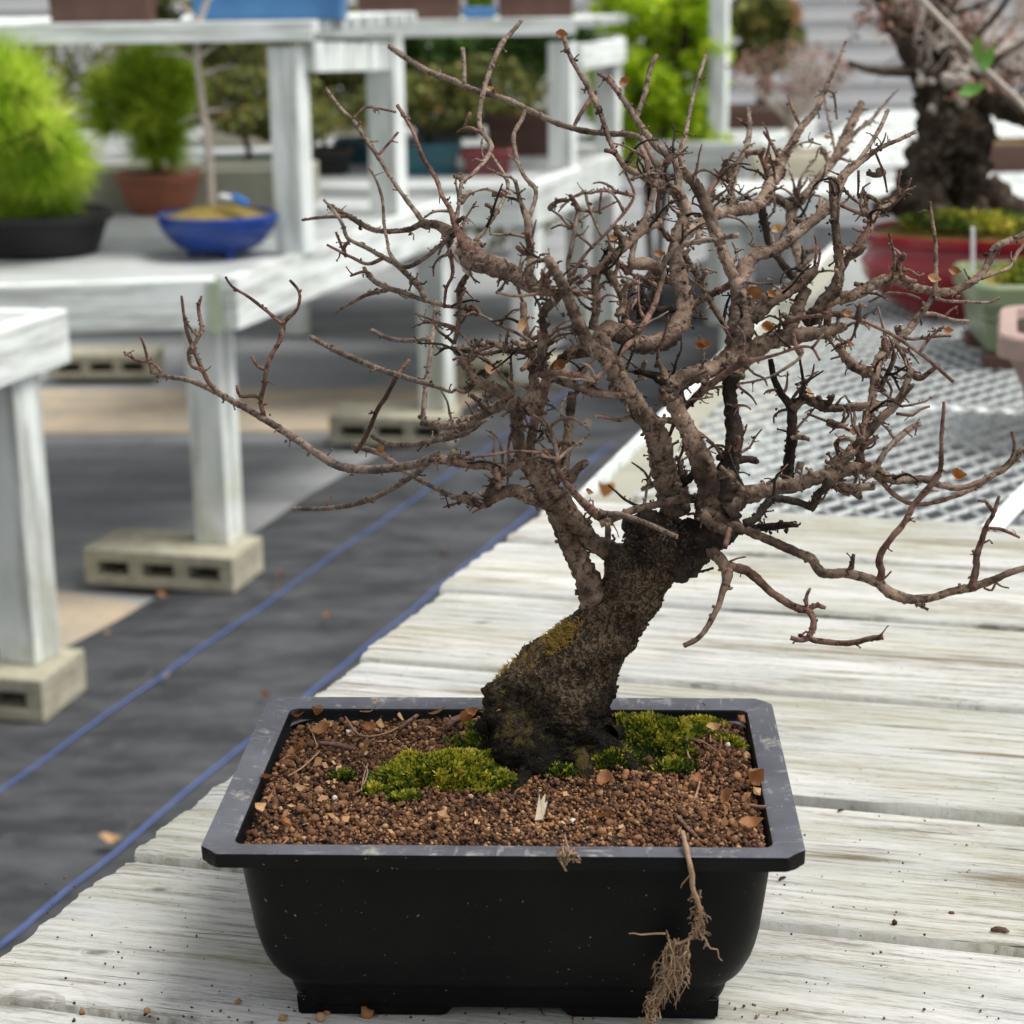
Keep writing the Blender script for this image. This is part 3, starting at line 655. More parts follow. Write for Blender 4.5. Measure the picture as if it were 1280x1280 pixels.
def pine(base, center, rad, ntuft, mat, label, length=.115, trunk=.02):
    o = empty('pine_bonsai', base, label=label, cat='bonsai tree')
    mb = MB(); c = Vector(center)-base
    Q = catmull([(0, 0, 0), (c.x*.4, c.y*.4, c.z*.45), (c.x, c.y, c.z*1.1)], lambda a, b: 6); tube(mb, Q, [trunk*(1-.6*i/len(Q)) for i in range(len(Q))], 10, .2); mb.build('trunk', M['hollow'], o, True)
    t = []; subs = [np.array(c)+(lambda q_: q_/np.linalg.norm(q_)*rng.uniform(.45, .75))(rng.normal(size=3))*np.array(rad) for _ in range(9)]
    for i in range(ntuft):
        d = rng.normal(size=3); d /= np.linalg.norm(d); r = rng.uniform(.35, 1); sc0 = subs[i % 9]
        p = sc0+d*np.array(rad)*r*.42; t.append((p, (p-np.array(c))*6+d*.5+np.array([0, 0, .35])))
        if i % 12 == 0 and i < 130:
            m2 = MB(); Q = catmull([Q0*.9 for Q0 in (np.array(c)*.6,)]+[np.array(c)*.8+ (p-np.array(c))*.4, p], lambda a, b: 4); tube(m2, Q, [.006-.0008*min(5, k) for k in range(len(Q))], 6, .1); m2.build('branch', M['hollow'], o, True)
    needles_mesh('needles', t, 110, length, mat, o); return o
pb = Vector((bk.x-.02, bk.y+.16, BT+.10))
c1 = aty(45, 150, pb.y); c2 = aty(15, 60, pb.y+.05)
pine(pb, c1+Vector((.005, -.09, .02)), (.25, .16, .21), 190, M['pine'], 'bushy bright green pine bonsai with long needles at the far left')
pp = atz(192, 272, BT); pbx = Vector((pp.x, pp.y+.12, BT+.09))
round_pot('bonsai_pot', (pp.x, pp.y+.12, BT), [(.075, 0), (.085, .004), (.108, .05), (.122, .10), (.13, .105), (.13, .125)], M['c_terra'], M['soil'], 'reddish brown clay pot behind the black pot, half hidden by needles')
pine(pbx, aty(185, 140, pbx.y), (.18, .13, .17), 140, M['pine_dk'], 'darker green pine bonsai in the reddish clay pot behind the blue bowl', .10)
cb = empty('planter_box', (-.95, 5.02, BT), label='low cream wooden box standing at the back of the bench behind the blue bowl', cat='box')
MB().box((-.1, 0, .06), (.9, .03, .12), 0, .004).build('front_board', M['cream'], cb); MB().box((-.1, .25, .06), (.9, .03, .12), 0, .004).build('back_board', M['cream'], cb); MB().box((.335, .125, .06), (.03, .22, .118), 0, .004).build('end_board', M['cream'], cb)
# pots on the upper shelves
SZ = .3345
def trough(px0, px1, py, y, mat, label, h=.11):
    a = aty(px0, py, y); b = aty(px1, py, y); z = SZ if y < 5.5 else .2785
    box_pot(((a.x+b.x)/2, y+.12, z), (b.x-a.x)/2, .11, h, mat, label, lip=.006, taper=.96)
trough(58, 190, 20, 4.06, M['c_brown'], 'brown clay trough on the raised shelf, at the top left'); trough(236, 430, 15, 4.06, M['g_lblue'], 'blue glazed trough on the raised shelf, between two brown pots')
trough(445, 576, 15, 6.15, M['c_brown'], 'brown clay trough on the rear raised shelf, just right of the near shelf end')
trough(580, 618, 14, 6.15, M['g_lblue'], 'small blue pot with lime leaves between two brown pots on the rear shelf', .045); trough(622, 718, 12, 6.15, M['c_brown'], 'brown clay trough at the right end of the rear raised shelf')
q = aty(599, 4, 6.25); o = empty('small_plant', (q.x, 6.27, .32), label='lime green seedling in the small blue pot on the rear shelf', cat='plant'); leaves_mesh('foliage', ellip_pts(300, [(0, 0, .03, .05, .05, .035)]), .02, M['lime_leaf'], o)
q = aty(210, 5, 4.2); o = empty('small_plant', (q.x, 4.2, SZ), label='small plant with white flowers between the troughs on the near shelf', cat='plant'); leaves_mesh('foliage', ellip_pts(260, [(0, 0, .03, .035, .04, .04)]), .016, M['olive'], o); leaves_mesh('flower', ellip_pts(60, [(.01, 0, .03, .03, .04, .03)]), .013, M['tagw'], o)
# pots along bench C and beyond
def bg_pot(px, py, y, w_, h, mat, label, plant=None, pw=.15, ph=.14, z=BT, nl=1400, ls=.02, plabel='', tk=.012):
    c = aty(px, py, y); o = box_pot((c.x, y, z), w_/2, .10, h, mat, label, taper=.9)
    if plant:
        t = empty('bonsai_tree', (c.x, y, z+h-.02), label=plabel, cat='bonsai tree')
        mb = MB(); Q = catmull([(0, 0, 0), (.02, 0, .04), (-.01, 0, ph*.7), (.01, 0, ph+.06)], lambda a, b: 5); tube(mb, Q, [tk*(1-.5*i/len(Q)) for i in range(len(Q))], 8, .25); mb.build('trunk', M['hollow'], t, True)
        bl = [(rng.uniform(-.6, .6)*pw, rng.uniform(-.4, .4)*pw, ph*rng.uniform(.55, 1.35), pw*rng.uniform(.35, .6), pw*.5, ph*rng.uniform(.22, .4)) for _ in range(6)]
        leaves_mesh('foliage', ellip_pts(nl, bl), ls, M[plant], t)
bg_pot(305, 215, 5.62, .24, .10, M['g_teal'], 'teal glazed pot behind the blue bowl, left of the portal leg', 'olive', .30, .22, nl=3000, plabel='low olive tree with pale stones behind the pale thin tree')
bg_pot(400, 215, 6.1, .22, .09, M['c_black'], 'black pot seen through the square portal of the near shelf', 'olive', .26, .26, nl=2600, plabel='brownish olive tree framed by the portal legs')
bg_pot(455, 190, 6.5, .20, .09, M['g_teal'], 'small teal pot just left of the rear portal leg', 'green', .28, .30, nl=2600, plabel='dark green tree behind the rear portal leg')
bg_pot(530, 215, 6.05, .25, .11, M['g_teal'], 'teal pot standing on the centre bench, right of the portal leg', 'olive', .27, .23, plabel='spreading olive bonsai on the centre bench', nl=2200)
bg_pot(610, 210, 6.0, .17, .09, simple('maroon_glaze', (.16, .02, .03), (.12, .015, .02), 20, .3, 0), 'maroon pot on the centre bench beside the white shelf leg', 'olive', .2, .22, plabel='yellowish olive bonsai in the maroon pot', nl=1600)
bg_pot(655, 190, 6.75, .3, .16, M['c_brown'], 'dark brown deep pot behind the white shelf leg', 'green', .30, .24, plabel='green leafy bonsai under the rear raised shelf', nl=2600)
bg_pot(560, 150, 7.6, .3, .08, M['c_black'], 'black pot far behind the centre bench', 'green', .36, .3, plabel='broad green tree far behind the centre bench', nl=2600, ls=.028)
bg_pot(460, 120, 7.9, .3, .12, M['c_cream'], 'cream pot far behind the portal', 'olive', .3, .3, plabel='olive tree farthest back, seen through the portal', nl=2000, ls=.028)
bg_pot(300, 120, 7.4, .3, .12, M['c_cream'], 'cream pot far behind the pale thin tree', 'olive', .34, .32, plabel='tall olive tree far behind the pale thin tree', nl=2300, ls=.028)
bG = empty('plant_bench', (-.4, 7.7, GZ), label='rearmost white bench, glimpsed behind the centre trees', cat='bench')
deck(bG, [(-2.3, 7.2), (.35, 7.0), (.6, 8.2), (-2.1, 8.3)], BT, .03, 7); beam(bG, (-2.3, 7.17), (.35, 6.97), BT+.004, .13)
for b in ((-2.2, 7.3), (.3, 7.1), (-.9, 7.2)): post(bG, b, GZ, BT-.12)
hd = leaves_mesh('hedge', ellip_pts(15000, [(x_, 9.6+.2*math.sin(x_*5), z_, .32, .25, .20) for x_ in np.arange(-3.6, .4, .45) for z_ in (-.8, -.5, -.2, .05)]), .035, M['olive'], None, kind='stuff', label='olive green hedge mass behind the rearmost benches on the left', cat='hedge')
# lime bush right of the rear shelf
lb = Vector((.86, 8.0, 0)); c = aty(822, 95, 7.4)
o = empty('lime_bush', (c.x, 7.4, GZ), label='lime green leafy bush behind the upper branches, right of the rear shelf', cat='bush')
cz = c.z-GZ; bl = [(rng.uniform(-.26, .26), rng.uniform(-.2, .2), cz+rng.uniform(-.38, .42), rng.uniform(.04, .09), .08, rng.uniform(.04, .08)) for k_ in range(120)]
leaves_mesh('foliage', ellip_pts(16000, bl), .022, M['lime_leaf'], o)
mb = MB()
for k in range(5): Q = catmull([(0, 0, 0), (rng.uniform(-.05, .05), 0, .5), (rng.uniform(-.14, .14), 0, cz+.3)], lambda a, b: 5); tube(mb, Q, [.012]*len(Q), 6, .1)
mb.build('stem', M['hollow'], o, True)
# dark bonsai right of it, with orange tips
c = aty(950, 30, 7.9); o = empty('bonsai_tree', (c.x, 7.9, BT), label='dark green bonsai with orange tips at the top, right of the lime bush', cat='bonsai tree'); h = c.z-BT
bl = [(rng.uniform(-.12, .12), 0, h+rng.uniform(-.15, .2), .09, .1, .07) for _ in range(9)]
leaves_mesh('foliage', ellip_pts(3500, bl), .03, M['olive'], o); leaves_mesh('foliage', ellip_pts(400, [(.13, 0, h+.04, .05, .05, .06)]), .03, M['leaf_tan'], o)
mb = MB(); tube(mb, catmull([(0, 0, .05), (.03, 0, h*.5), (-.02, 0, h)], lambda a, b: 5), [.03]*11, 8, .3); mb.build('trunk', M['hollow'], o, True)
box_pot((c.x, 7.9, BT), .16, .1, .1, M['c_brown'], 'brown pot under the dark orange-tipped bonsai')
# pale twiggy tree on bench D and reddish twiggy tree
def twiggy(px, py, y, ht, wd, n, mat, label, r=.012, tips=None):
    b = aty(px, py, y); b.z = BT+.08; o = empty('bonsai_tree', b, label=label, cat='bonsai tree'); mb = MB()
    tube(mb, catmull([(0, 0, -.02), (.02, 0, ht*.2), (0, 0, ht*.4)], lambda a, b: 4), [r]*9, 8, .2); mb.build('trunk', mat, o, True)
    for k in range(n):
        a = rng.uniform(0, 6.28); e = rng.uniform(.4, 1.); mb = MB(); q = np.array((math.cos(a)*wd*e, math.sin(a)*wd*e*.7, ht*(1.15-.45*e*e)))
        s = np.array((0, 0, ht*rng.uniform(.2, .42))); Q = catmull([s, s*.4+q*.6+rng.normal(size=3)*.01, q], lambda a, b: 3); tube(mb, Q, [r*.45*(1-.75*i/len(Q)) for i in range(len(Q))], 5, .1)
        for _ in range(5):
            p = np.array(Q[rng.integers(2, len(Q))]); d = rng.normal(size=3)*wd*.18+np.array((0, 0, wd*.1)); tube(mb, [p, p+d*.6, p+d], [.0022, .0016, .0008], 4)
        mb.build('branch', mat, o, True)
    if tips: leaves_mesh('buds', ellip_pts(700, [(0, 0, ht*.85, wd, wd*.7, ht*.28)]), .012, M['rust'], o, kind='stuff')
twiggy(985, 200, 5.75, .33, .22, 26, M['whitebark'], 'pale leafless bonsai with a fan of upright twigs on the long white bench', tips=True)
box_pot((aty(985, 200, 5.75).x, 5.75, BT), .13, .09, .09, M['c_cream'], 'cream pot under the pale fan-shaped tree on the long bench')
twiggy(1225, 60, 5.9, .55, .42, 46, M['whitebark'], 'pinkish budding tree behind the gnarled trunk in the top right corner', .014, True)
box_pot((aty(1225, 60, 5.9).x, 5.9, BT), .2, .12, .1, M['c_brown'], 'brown pot behind the gnarled tree in the top right corner')
# ---- red pot and its gnarled tree
RP = Vector((.838, 2.25, TZ))
round_pot('bonsai_pot', RP, [(.155, .006), (.165, .0), (.175, .011), (.210, .030), (.232, .058), (.238, .085), (.228, .101), (.224, .106), (.224, .117), (.240, .121), (.242, .135)], M['g_red'], M['mosssoil'], 'large oval oxblood red glazed pot standing on the steel mesh', sy=.72, soil_dome=.035)
for k, a in enumerate((.6, 2.5, 3.8, 5.6)):
    pass
tb = Vector((.80, 2.28, TZ+.14))
T2 = lambda x, y, d=0.: px2(tb, x, y, d)
gt = empty('bonsai_tree', tb, label='thick gnarled old tree with a hollow grey patched trunk in the red pot', cat='bonsai tree')
mb = MB(); Q = catmull([T2(1185, 266), T2(1182, 235), T2(1188, 200), T2(1192, 160), T2(1180, 112)], lambda a, b: 18); n = len(Q)
Rr = np.interp(np.linspace(0, 1, n), [0, .12, .35, .6, .8, 1], [.100, .080, .070, .072, .062, .045])
def gtube(mb, Q, Rr, seg=72, amp=.26):
    V = []; nQ = len(Q)
    for i, c in enumerate(Q):
        for k in range(seg):
            a = 2*math.pi*k/seg; d = Vector((math.cos(a), math.sin(a), 0)); p = Vector(c)
            f = 1+amp*noise.noise(Vector((d.x*1.6, d.y*1.6, p.z*9)))*1.6+amp*.9*noise.noise((p+d*.06)*32)+.16*noise.noise((p+d*.06)*80)+.10*math.sin(a*7+p.z*20+3*noise.noise(p*20)); f -= .55*math.exp(-((a-4.9)**2)/.16-((p.z-.06)/.05)**2)
            V.append(p+d*Rr[i]*f)
    Fs = [(i*seg+k, i*seg+(k+1) % seg, (i+1)*seg+(k+1) % seg, (i+1)*seg+k) for i in range(nQ-1) for k in range(seg)]; Fs.append(tuple((nQ-1)*seg+k for k in range(seg))); mb.add(V, Fs)
gtube(mb, Q, Rr); mb.build('trunk', M['hollow'], gt, True)
def plate(px, py, r, sc_=(1, .5, 1), mat='lichen', d=-.065):
    mb = MB(); V, Fs = lathe([(.001, r*.9)]+[(r*math.cos(t), r*math.sin(t)) for t in np.linspace(1.3, -1.3, 7)]+[(.001, -r*.9)], 12); c = T2(px, py, d)
    V = [Vector((x*sc_[0], y*sc_[1], z*sc_[2]))*(1+.9*noise.noise(Vector((x, y, z))*60+c*9))+c for x, y, z in V]; mb.add(V, Fs); mb.build('bark_patch', M[mat], gt, True)
for k in range(46):
    px_, py_ = rng.uniform(1150, 1215), rng.uniform(85, 240); plate(px_, py_, rng.uniform(.004, .010), (1, .7, rng.uniform(.6, 1.4)), 'lichen' if py_ < 140 else 'hollow', -.052-.012*rng.uniform())
for k in range(60):                                         # thin budding twigs
    sx_, sy_ = ((1130, 45), (1168, 60), (1200, 70), (1245, 75), (1250, 128), (1150, 88))[k % 6]; a_ = -math.pi/2+rng.normal()*.9; L_ = rng.uniform(35, 95); P_ = [T2(sx_+rng.normal()*8, sy_+rng.normal()*8, rng.uniform(-.04, .04))]; dd_ = rng.normal()*.10
    for j in range(1, 4): a_ += rng.normal()*.35; P_.append(T2(sx_+math.cos(a_)*L_*j/3, sy_+math.sin(a_)*L_*j/3, dd_*j/3))
    mb = MB(); Qq = catmull(P_, lambda a, b: 4); tube(mb, Qq, [.0026*(1-.7*i/len(Qq)) for i in range(len(Qq))], 5, .1); mb.build('twig', M['whitebark'] if k % 2 else M['bark_pale'], gt, True)
    if k % 2 == 0: leaves_mesh('buds', np.array([np.array(Qq[i])+rng.normal(size=3)*.006 for i in range(3, len(Qq)) for _ in range(3)]), .008, M['rust'], gt, kind='stuff')
for P, r0, r1 in (([T2(1165, 115), T2(1150, 85), T2(1130, 45), T2(1110, 10), T2(1095, -25)], .026, .014), ([T2(1175, 105, .02), T2(1168, 70, .03), T2(1165, 35, .03), T2(1175, 0, .03), T2(1170, -30)], .022, .014), ([T2(1200, 110), T2(1222, 110, -.03), T2(1250, 130, -.05), T2(1290, 148, -.06)], .028, .02),
    ([T2(1160, 235), T2(1125, 250, -.02), T2(1095, 262, -.04)], .03, .012), ([T2(1230, 240), T2(1265, 262, -.03), T2(1290, 268, -.05)], .035, .015), ([T2(1150, 88), T2(1125, 90, -.03), T2(1090, 88, -.05), T2(1060, 78, -.05)], .010, .004),
    ([T2(1140, 60), T2(1158, 40, -.02), T2(1190, 10, -.03), T2(1200, -20)], .006, .004), ([T2(1168, 70), T2(1200, 60, .02), T2(1240, 25, .03), T2(1265, -10)], .007, .004), ([T2(1190, 60), T2(1215, 90, -.05), T2(1250, 100, -.05)], .005, .002), ([T2(1222, 110), T2(1245, 75, -.03), T2(1285, 50, -.03)], .006, .003),
    ([T2(1165, 35), T2(1180, 20), T2(1230, 5), T2(1250, -15)], .005, .003)):
    mb = MB(); Qq = catmull(P, lambda a, b: max(3, int(np.linalg.norm(b-a)/.008))); tube(mb, Qq, [r0+(r1-r0)*i/len(Qq) for i in range(len(Qq))], 12, .3); mb.build('branch', M['hollow'], gt, True)
fl = empty('moss_clump', RP+Vector((0, 0, .157)), label='mossy tufts around the trunk in the red pot', cat='moss', kind='stuff')
leaves_mesh('moss_leaves', ellip_pts(5000, [(-.12, -.05, .0, .07, .06, .02), (.02, -.1, -.002, .16, .05, .016), (.14, -.03, 0, .06, .05, .02), (-.05, -.09, .002, .08, .04, .018)]), .006, M['moss'], fl, kind='stuff')
tg2 = empty('plant_label', aty(1082, 255, 2.3), label='slim white label standing at the left rim of the red pot', cat='plant label'); MB().bar(aty(1086, 222, 2.3)-tg2.location, aty(1076, 292, 2.3)-tg2.location, .012, .003, .001).build('tag_strip', M['tagw'], tg2)
tg3 = empty('plant_label', aty(1216, 310, 1.70), label='white upright label at the rim of the green pot', cat='plant label'); MB().bar(aty(1216, 284, 1.70)-tg3.location, aty(1216, 340, 1.70)-tg3.location, .014, .003, .001).build('tag_strip', M['tagw'], tg3)
# ---- green pot, rose clay pot
gp = atz(1222, 462, TZ); 
box_pot((gp.x+.148, gp.y+.12, TZ+.016), .135, .12, .104, M['g_green'], 'pale green glazed square pot at the right edge, standing on the steel mesh', rz=R(-4), r=.02, lip=.010, taper=.9, grooves=True)
gpo = [o for o in bpy.data.objects if o.name.startswith('pot') and o.parent is None][-1]
for sx_, sy_ in ((-1, -1), (1, -1), (-1, 1), (1, 1)): MB().box((sx_*.095, sy_*.085, -.010), (.06, .05, .022), 0, .004).build('foot', M['c_brown'], gpo)
fl = empty('moss_clump', (gp.x+.148, gp.y+.12, TZ+.112), label='bright moss mound filling the green pot', cat='moss', kind='stuff')
leaves_mesh('moss_leaves', ellip_pts(5000, [(0, 0, 0, .10, .09, .035), (.05, .0, .02, .06, .06, .03)]), .006, M['moss'], fl, kind='stuff')
rp_c = aty(1252, 446, 1.20); box_pot((rp_c.x+.165, 1.31, TZ+.0), .125, .11, rp_c.z-TZ+.018, M['c_rose'], 'rose brown clay pot corner cut off by the right picture edge', rz=R(-14), r=.03, lip=.014, taper=.72, soilmat=M['soil'])
qb = aty(1290, 133, 1.75); qt = empty('quince_branch', qb, label='pale arching branch with fresh green leaves crossing the top right corner', cat='branch')
mb = MB(); Qp = [aty(1330, 190, 1.75)-qb, aty(1280, 133, 1.75)-qb, aty(1259, 112, 1.74)-qb, aty(1227, 82, 1.72)-qb, aty(1206, 56, 1.71)-qb, aty(1179, 27, 1.7)-qb, aty(1150, -2, 1.7)-qb, aty(1120, -30, 1.7)-qb]
tube(mb, catmull(Qp, lambda a, b: 5), [.0042]*(5*7+1), 8, .08); mb.build('branch', M['whitebark'], qt, True)

# ---------------------------------------------------------------- plastic training pot
YAW = R(-2.8)
pot = empty('training_pot', (0, 0, TZ), YAW, label='black rectangular plastic bonsai training pot with a dusty grey rim, front centre', cat='pot')
HX, HY = .161, .117
def ring(hx, z, r=.012, n=6, dy=0): return [(x, y, z-TZ) for x, y in rrect(hx, HY-(HX-hx)+dy, r, n)]
prof = [(.1190, -.1115, .02), (.1197, -.1108, .02), (.1218, -.1060, .02), (.1232, -.1010, .021), (.1236, -.0975, .022), (.1240, -.0965, .022), (.1275, -.0940, .023), (.1305, -.0905, .024), (.1330, -.0860, .025), (.1360, -.0790, .026), (.1383, -.0710, .027), (.1402, -.0610, .027), (.1415, -.0500, .027), (.1428, -.0380, .026), (.1442, -.0240, .025), (.1452, -.0085, .024)]
mb = MB(); rings = [[(x, y, z-TZ) for x, y in rrect(h, HY-(HX-h), r, 7)] for h, z, r in prof]
loft(mb, rings, True)
b = mb.build('body', M['potblack'], pot, True); b.data.set_sharp_from_angle(angle=R(55))
mb = MB()
rim = [(.1440, -.0082, .022, 0), (.1585, -.0082, .012, 0), (.1600, -.0076, .011, 0), (.1606, -.0020, .010, 0), (.1610, -.0012, .010, 0), (.1612, -.0004, .010, 0), (.1606, .0004, .010, 0), (.1585, .0006, .010, 0), (.1455, -.0006, .006, 0), (.1440, -.0014, .006, 0), (.1432, -.0035, .006, 0), (.1424, -.0090, .007, 0), (.1405, -.0130, .010, 0)]
loft(mb, [[(x, y, z-TZ) for x, y in rrect(h, HY-(HX-h), r, 7)] for h, z, r, _ in rim])
# clipped corners as on the real moulding
V = []
for x, y, z in mb.v:
    k = (abs(x)/HX, abs(y)/HY); ov = (abs(x)-(HX-.017))+(abs(y)-(HY-.017))-.022
    if abs(x) > HX-.02 and abs(y) > HY-.02 and ov > 0:
        x -= math.copysign(ov/2, x); y -= math.copysign(ov/2, y)
    V.append((x, y, z))
mb.v = V; b = mb.build('rim', M['potblack'], pot, True); b.data.set_sharp_from_angle(angle=R(38))
for sx_ in (-1, 1):
    for sy_ in (-1, 1):
        mb = MB(); cx, cy = sx_*(.1185-.0525), sy_*(.0725-.012)
        # foot: outer end square, inner end sloping up
        x0, x1, x2 = sx_*.1175, sx_*.022, sx_*.012; ya, yb = sy_*.0745, sy_*.052
        A = [(x0, ya, 0), (x0, yb, 0), (sx_*.036, yb, 0), (sx_*.036, ya, 0)]; B = [(x0+sx_*.0008, ya+sy_*.0008, .0135), (x0, yb, .0135), (sx_*.014, yb, .0135), (sx_*.014, ya+sy_*.0008, .0135)]
        Aq = [Vector(a) for a in A]; Bq = [Vector(a) for a in B]; mid = [a.lerp(b_, .5) for a, b_ in zip(Aq, Bq)]; mid[2].x = mid[3].x = sx_*.029
        mb.add(Aq+mid+Bq, [(0, 1, 2, 3)]+[(k, (k+1) % 4, 4+(k+1) % 4, 4+k) for k in range(4)]+[(4+k, 4+(k+1) % 4, 8+(k+1) % 4, 8+k) for k in range(4)]+[(11, 10, 9, 8)])
        bm = bmesh.new(); o = mb.build('foot', M['potblack'], pot)
        bm.from_mesh(o.data); bmesh.ops.recalc_face_normals(bm, faces=bm.faces); bmesh.ops.bevel(bm, geom=bm.edges[:], offset=.0012, segments=2, affect='EDGES'); bm.to_mesh(o.data); bm.free()

# ---------------------------------------------------------------- soil, grains, moss
cY, sY = math.cos(YAW), math.sin(YAW)
def p2w(x, y, z): return Vector((cY*x-sY*y, sY*x+cY*y, z))
TRB = Vector((.032, .046))           # foot of the trunk
def soil_h(x, y):                    # pot coordinates
    d = math.hypot(x-TRB.x, (y-TRB.y)*1.2); e = min(HX-.018-abs(x), HY-.018-abs(y))
    z = -.0050+.012*math.exp(-(d/.065)**2)+.0028*noise.noise(Vector((x*28, y*28, 1)))+.0018*noise.noise(Vector((x*70, y*70, 4)))
    return z-.003*max(0, 1-max(0, e)/.015)-.003*max(0, min(1, (y-.02)/.07))
nx, ny = 90, 64; V = []
for j in range(ny):
    for i in range(nx):
        x = -(HX-.0195)+(2*HX-.039)*i/(nx-1); y = -(HY-.0195)+(2*HY-.039)*j/(ny-1); V.append(p2w(x, y, soil_h(x, y)-.0018))
bed = mesh_obj('potting_soil', V, [(j*nx+i, j*nx+i+1, (j+1)*nx+i+1, (j+1)*nx+i) for j in range(ny-1) for i in range(nx-1)], M['soil'], smooth=True, kind='stuff', label='brown granular soil filling the black training pot', cat='soil')
ico = bmesh.new(); bmesh.ops.create_icosphere(ico, subdivisions=1, radius=1); ico.verts.ensure_lookup_table(); IV = np.array([v.co[:] for v in ico.verts]); IF = np.array([[v.index for v in f.verts] for f in ico.faces]); ico.free()
ico = bmesh.new(); bmesh.ops.create_icosphere(ico, subdivisions=2, radius=1); IV2 = np.array([v.co[:] for v in ico.verts]); IF2 = np.array([[v.index for v in f.verts] for f in ico.faces]); ico.free()
def rand_rot(n):
    q = rng.normal(size=(n, 4)); q /= np.linalg.norm(q, axis=1)[:, None]; a, b, c, d = q.T
    return np.stack([1-2*(c*c+d*d), 2*(b*c-a*d), 2*(b*d+a*c), 2*(b*c+a*d), 1-2*(b*b+d*d), 2*(c*d-a*b), 2*(b*d-a*c), 2*(c*d+a*b), 1-2*(b*b+c*c)], 1).reshape(n, 3, 3)
def grains(name, P, S, cols, base=IV2, bf=IF2, jit=.18, flat=(.6, 1.05), **k):
    n = len(P); nv = len(base); sh = 1+rng.normal(size=(n, nv, 1))*jit
    # smooth lumpy shape: a few random bumps per grain
    dirs = rng.normal(size=(n, 3, 3)); dirs /= np.linalg.norm(dirs, axis=2)[:, :, None]
    lump = np.einsum('vj,nkj->nvk', base, dirs); sh = 1+.30*(lump**3).sum(2)[:, :, None]+rng.normal(size=(n, nv, 1))*jit*.55
    B = base[None]*sh; sc_ = S[:, None, None]*rng.uniform(*flat, size=(n, 1, 3)); B = np.einsum('nij,nvj->nvi', rand_rot(n), B*sc_)
    V = (B+np.array(P)[:, None]).reshape(-1, 3); Fc = (bf[None]+(np.arange(n)*nv)[:, None, None]).reshape(-1, 3)
    o = mesh_obj(name, V, Fc, M['grain'], smooth=True, **k); set_attr(o, np.repeat(cols, len(bf))); return o
P = []; S = []; Cc = []
for k in range(20000):
    x = rng.uniform(-(HX-.020), HX-.020); y = rng.uniform(-(HY-.020), HY-.020)
    if y < -.045 and rng.uniform() < .0: continue
    coarse = .5+noise.noise(Vector((x*14, y*14, 9)))*.9
    s = float(np.exp(rng.normal(-7.02+.22*coarse, .33))); s = min(s, .0026)
    P.append(p2w(x, y, soil_h(x, y)+rng.uniform(-.3, .7)*s)); S.append(s); Cc.append(min(.94, max(0, rng.normal(.46, .22)+noise.noise(Vector((x*22, y*22, 3)))*.34+noise.noise(Vector((x*7, y*7, 5)))*.16+0)))
grains('soil_grains', P, np.array(S), np.array(Cc), IV, IF, kind='stuff', label='loose brown clay grains lying on top of the soil in the black pot', cat='soil')
P = []; S = []; Cc = []
for k in range(900):
    x = rng.uniform(-(HX-.022), HX-.022); y = rng.uniform(-(HY-.022), HY-.022); s = rng.uniform(.0013, .0024)*(1.15 if x > .05 or x < -.09 else .85)
    P.append(p2w(x, y, soil_h(x, y)+.5*s)); S.append(s); Cc.append(1. if rng.uniform() < .010 else min(.93, max(0, rng.normal(.55, .2))))
grains('coarse_grains', P, np.array(S), np.array(Cc), kind='stuff', label='coarser pale and brown clay lumps scattered over the soil in the black pot', cat='soil')
# crumbs on the table
P = []; S = []; Cc = []
for k in range(260):
    a = rng.uniform(0, 1); 
    if a < .35: q = atz(rng.uniform(180, 1000), rng.uniform(1255, 1290), TZ)
    elif a < .8: q = atz(rng.uniform(960, 1280), rng.uniform(850, 1280), TZ)
    else: q = atz(rng.uniform(50, 300), rng.uniform(1090, 1280), TZ)
    s = rng.uniform(.0004, .0012); P.append(Vector((q.x, q.y, TZ+s*.7))); S.append(s); Cc.append(rng.uniform(0, .75))
grains('soil_crumbs', P, np.array(S), np.array(Cc), IV, IF, kind='stuff', label='specks of soil and clay scattered on the white planks', cat='crumbs')
peb = [(557//3, 854+1240/3, .0030, .9, 'orange clay pebble on the plank, lower left corner'), (102, 854+1243/3, .0027, .72, 'grey green pebble left of the orange one in the lower left corner'), (410, 1267, .0033, .80, 'mottled two-tone pebble just in front of the left pot foot'), (460, 1272, .0042, .74, 'largest grey brown pebble in front of the pot'), (353, 1277, .0032, .9, 'orange pebble at the bottom edge, left of the pot foot'), (400, 1278, .0030, .93, 'tan pebble at the very bottom under the left pot foot'), (763, 1270, .0026, .66, 'brown pebble beside the dangling root tip'), (1118, 1157, .0027, .2, 'dark seed on the plank right of the pot'), (1190, 1144, .0020, .5, 'small brown seed far right on the plank'), (298, 1255, .0022, .85, 'small pink pebble left of the pot foot')]
for px, py, s, c_, lab in peb:
    q = atz(px, py, TZ); o = grains('pebble', [Vector((0, 0, 0))], np.array([s]), np.array([c_]), label=lab, cat='pebble', group='pebbles on the planks around the pot'); o.location = (q.x, q.y, TZ+s*.72)
for px, py, s, c_, lab in ((1276-1000+710, 1041, 0, 0, ''),): pass
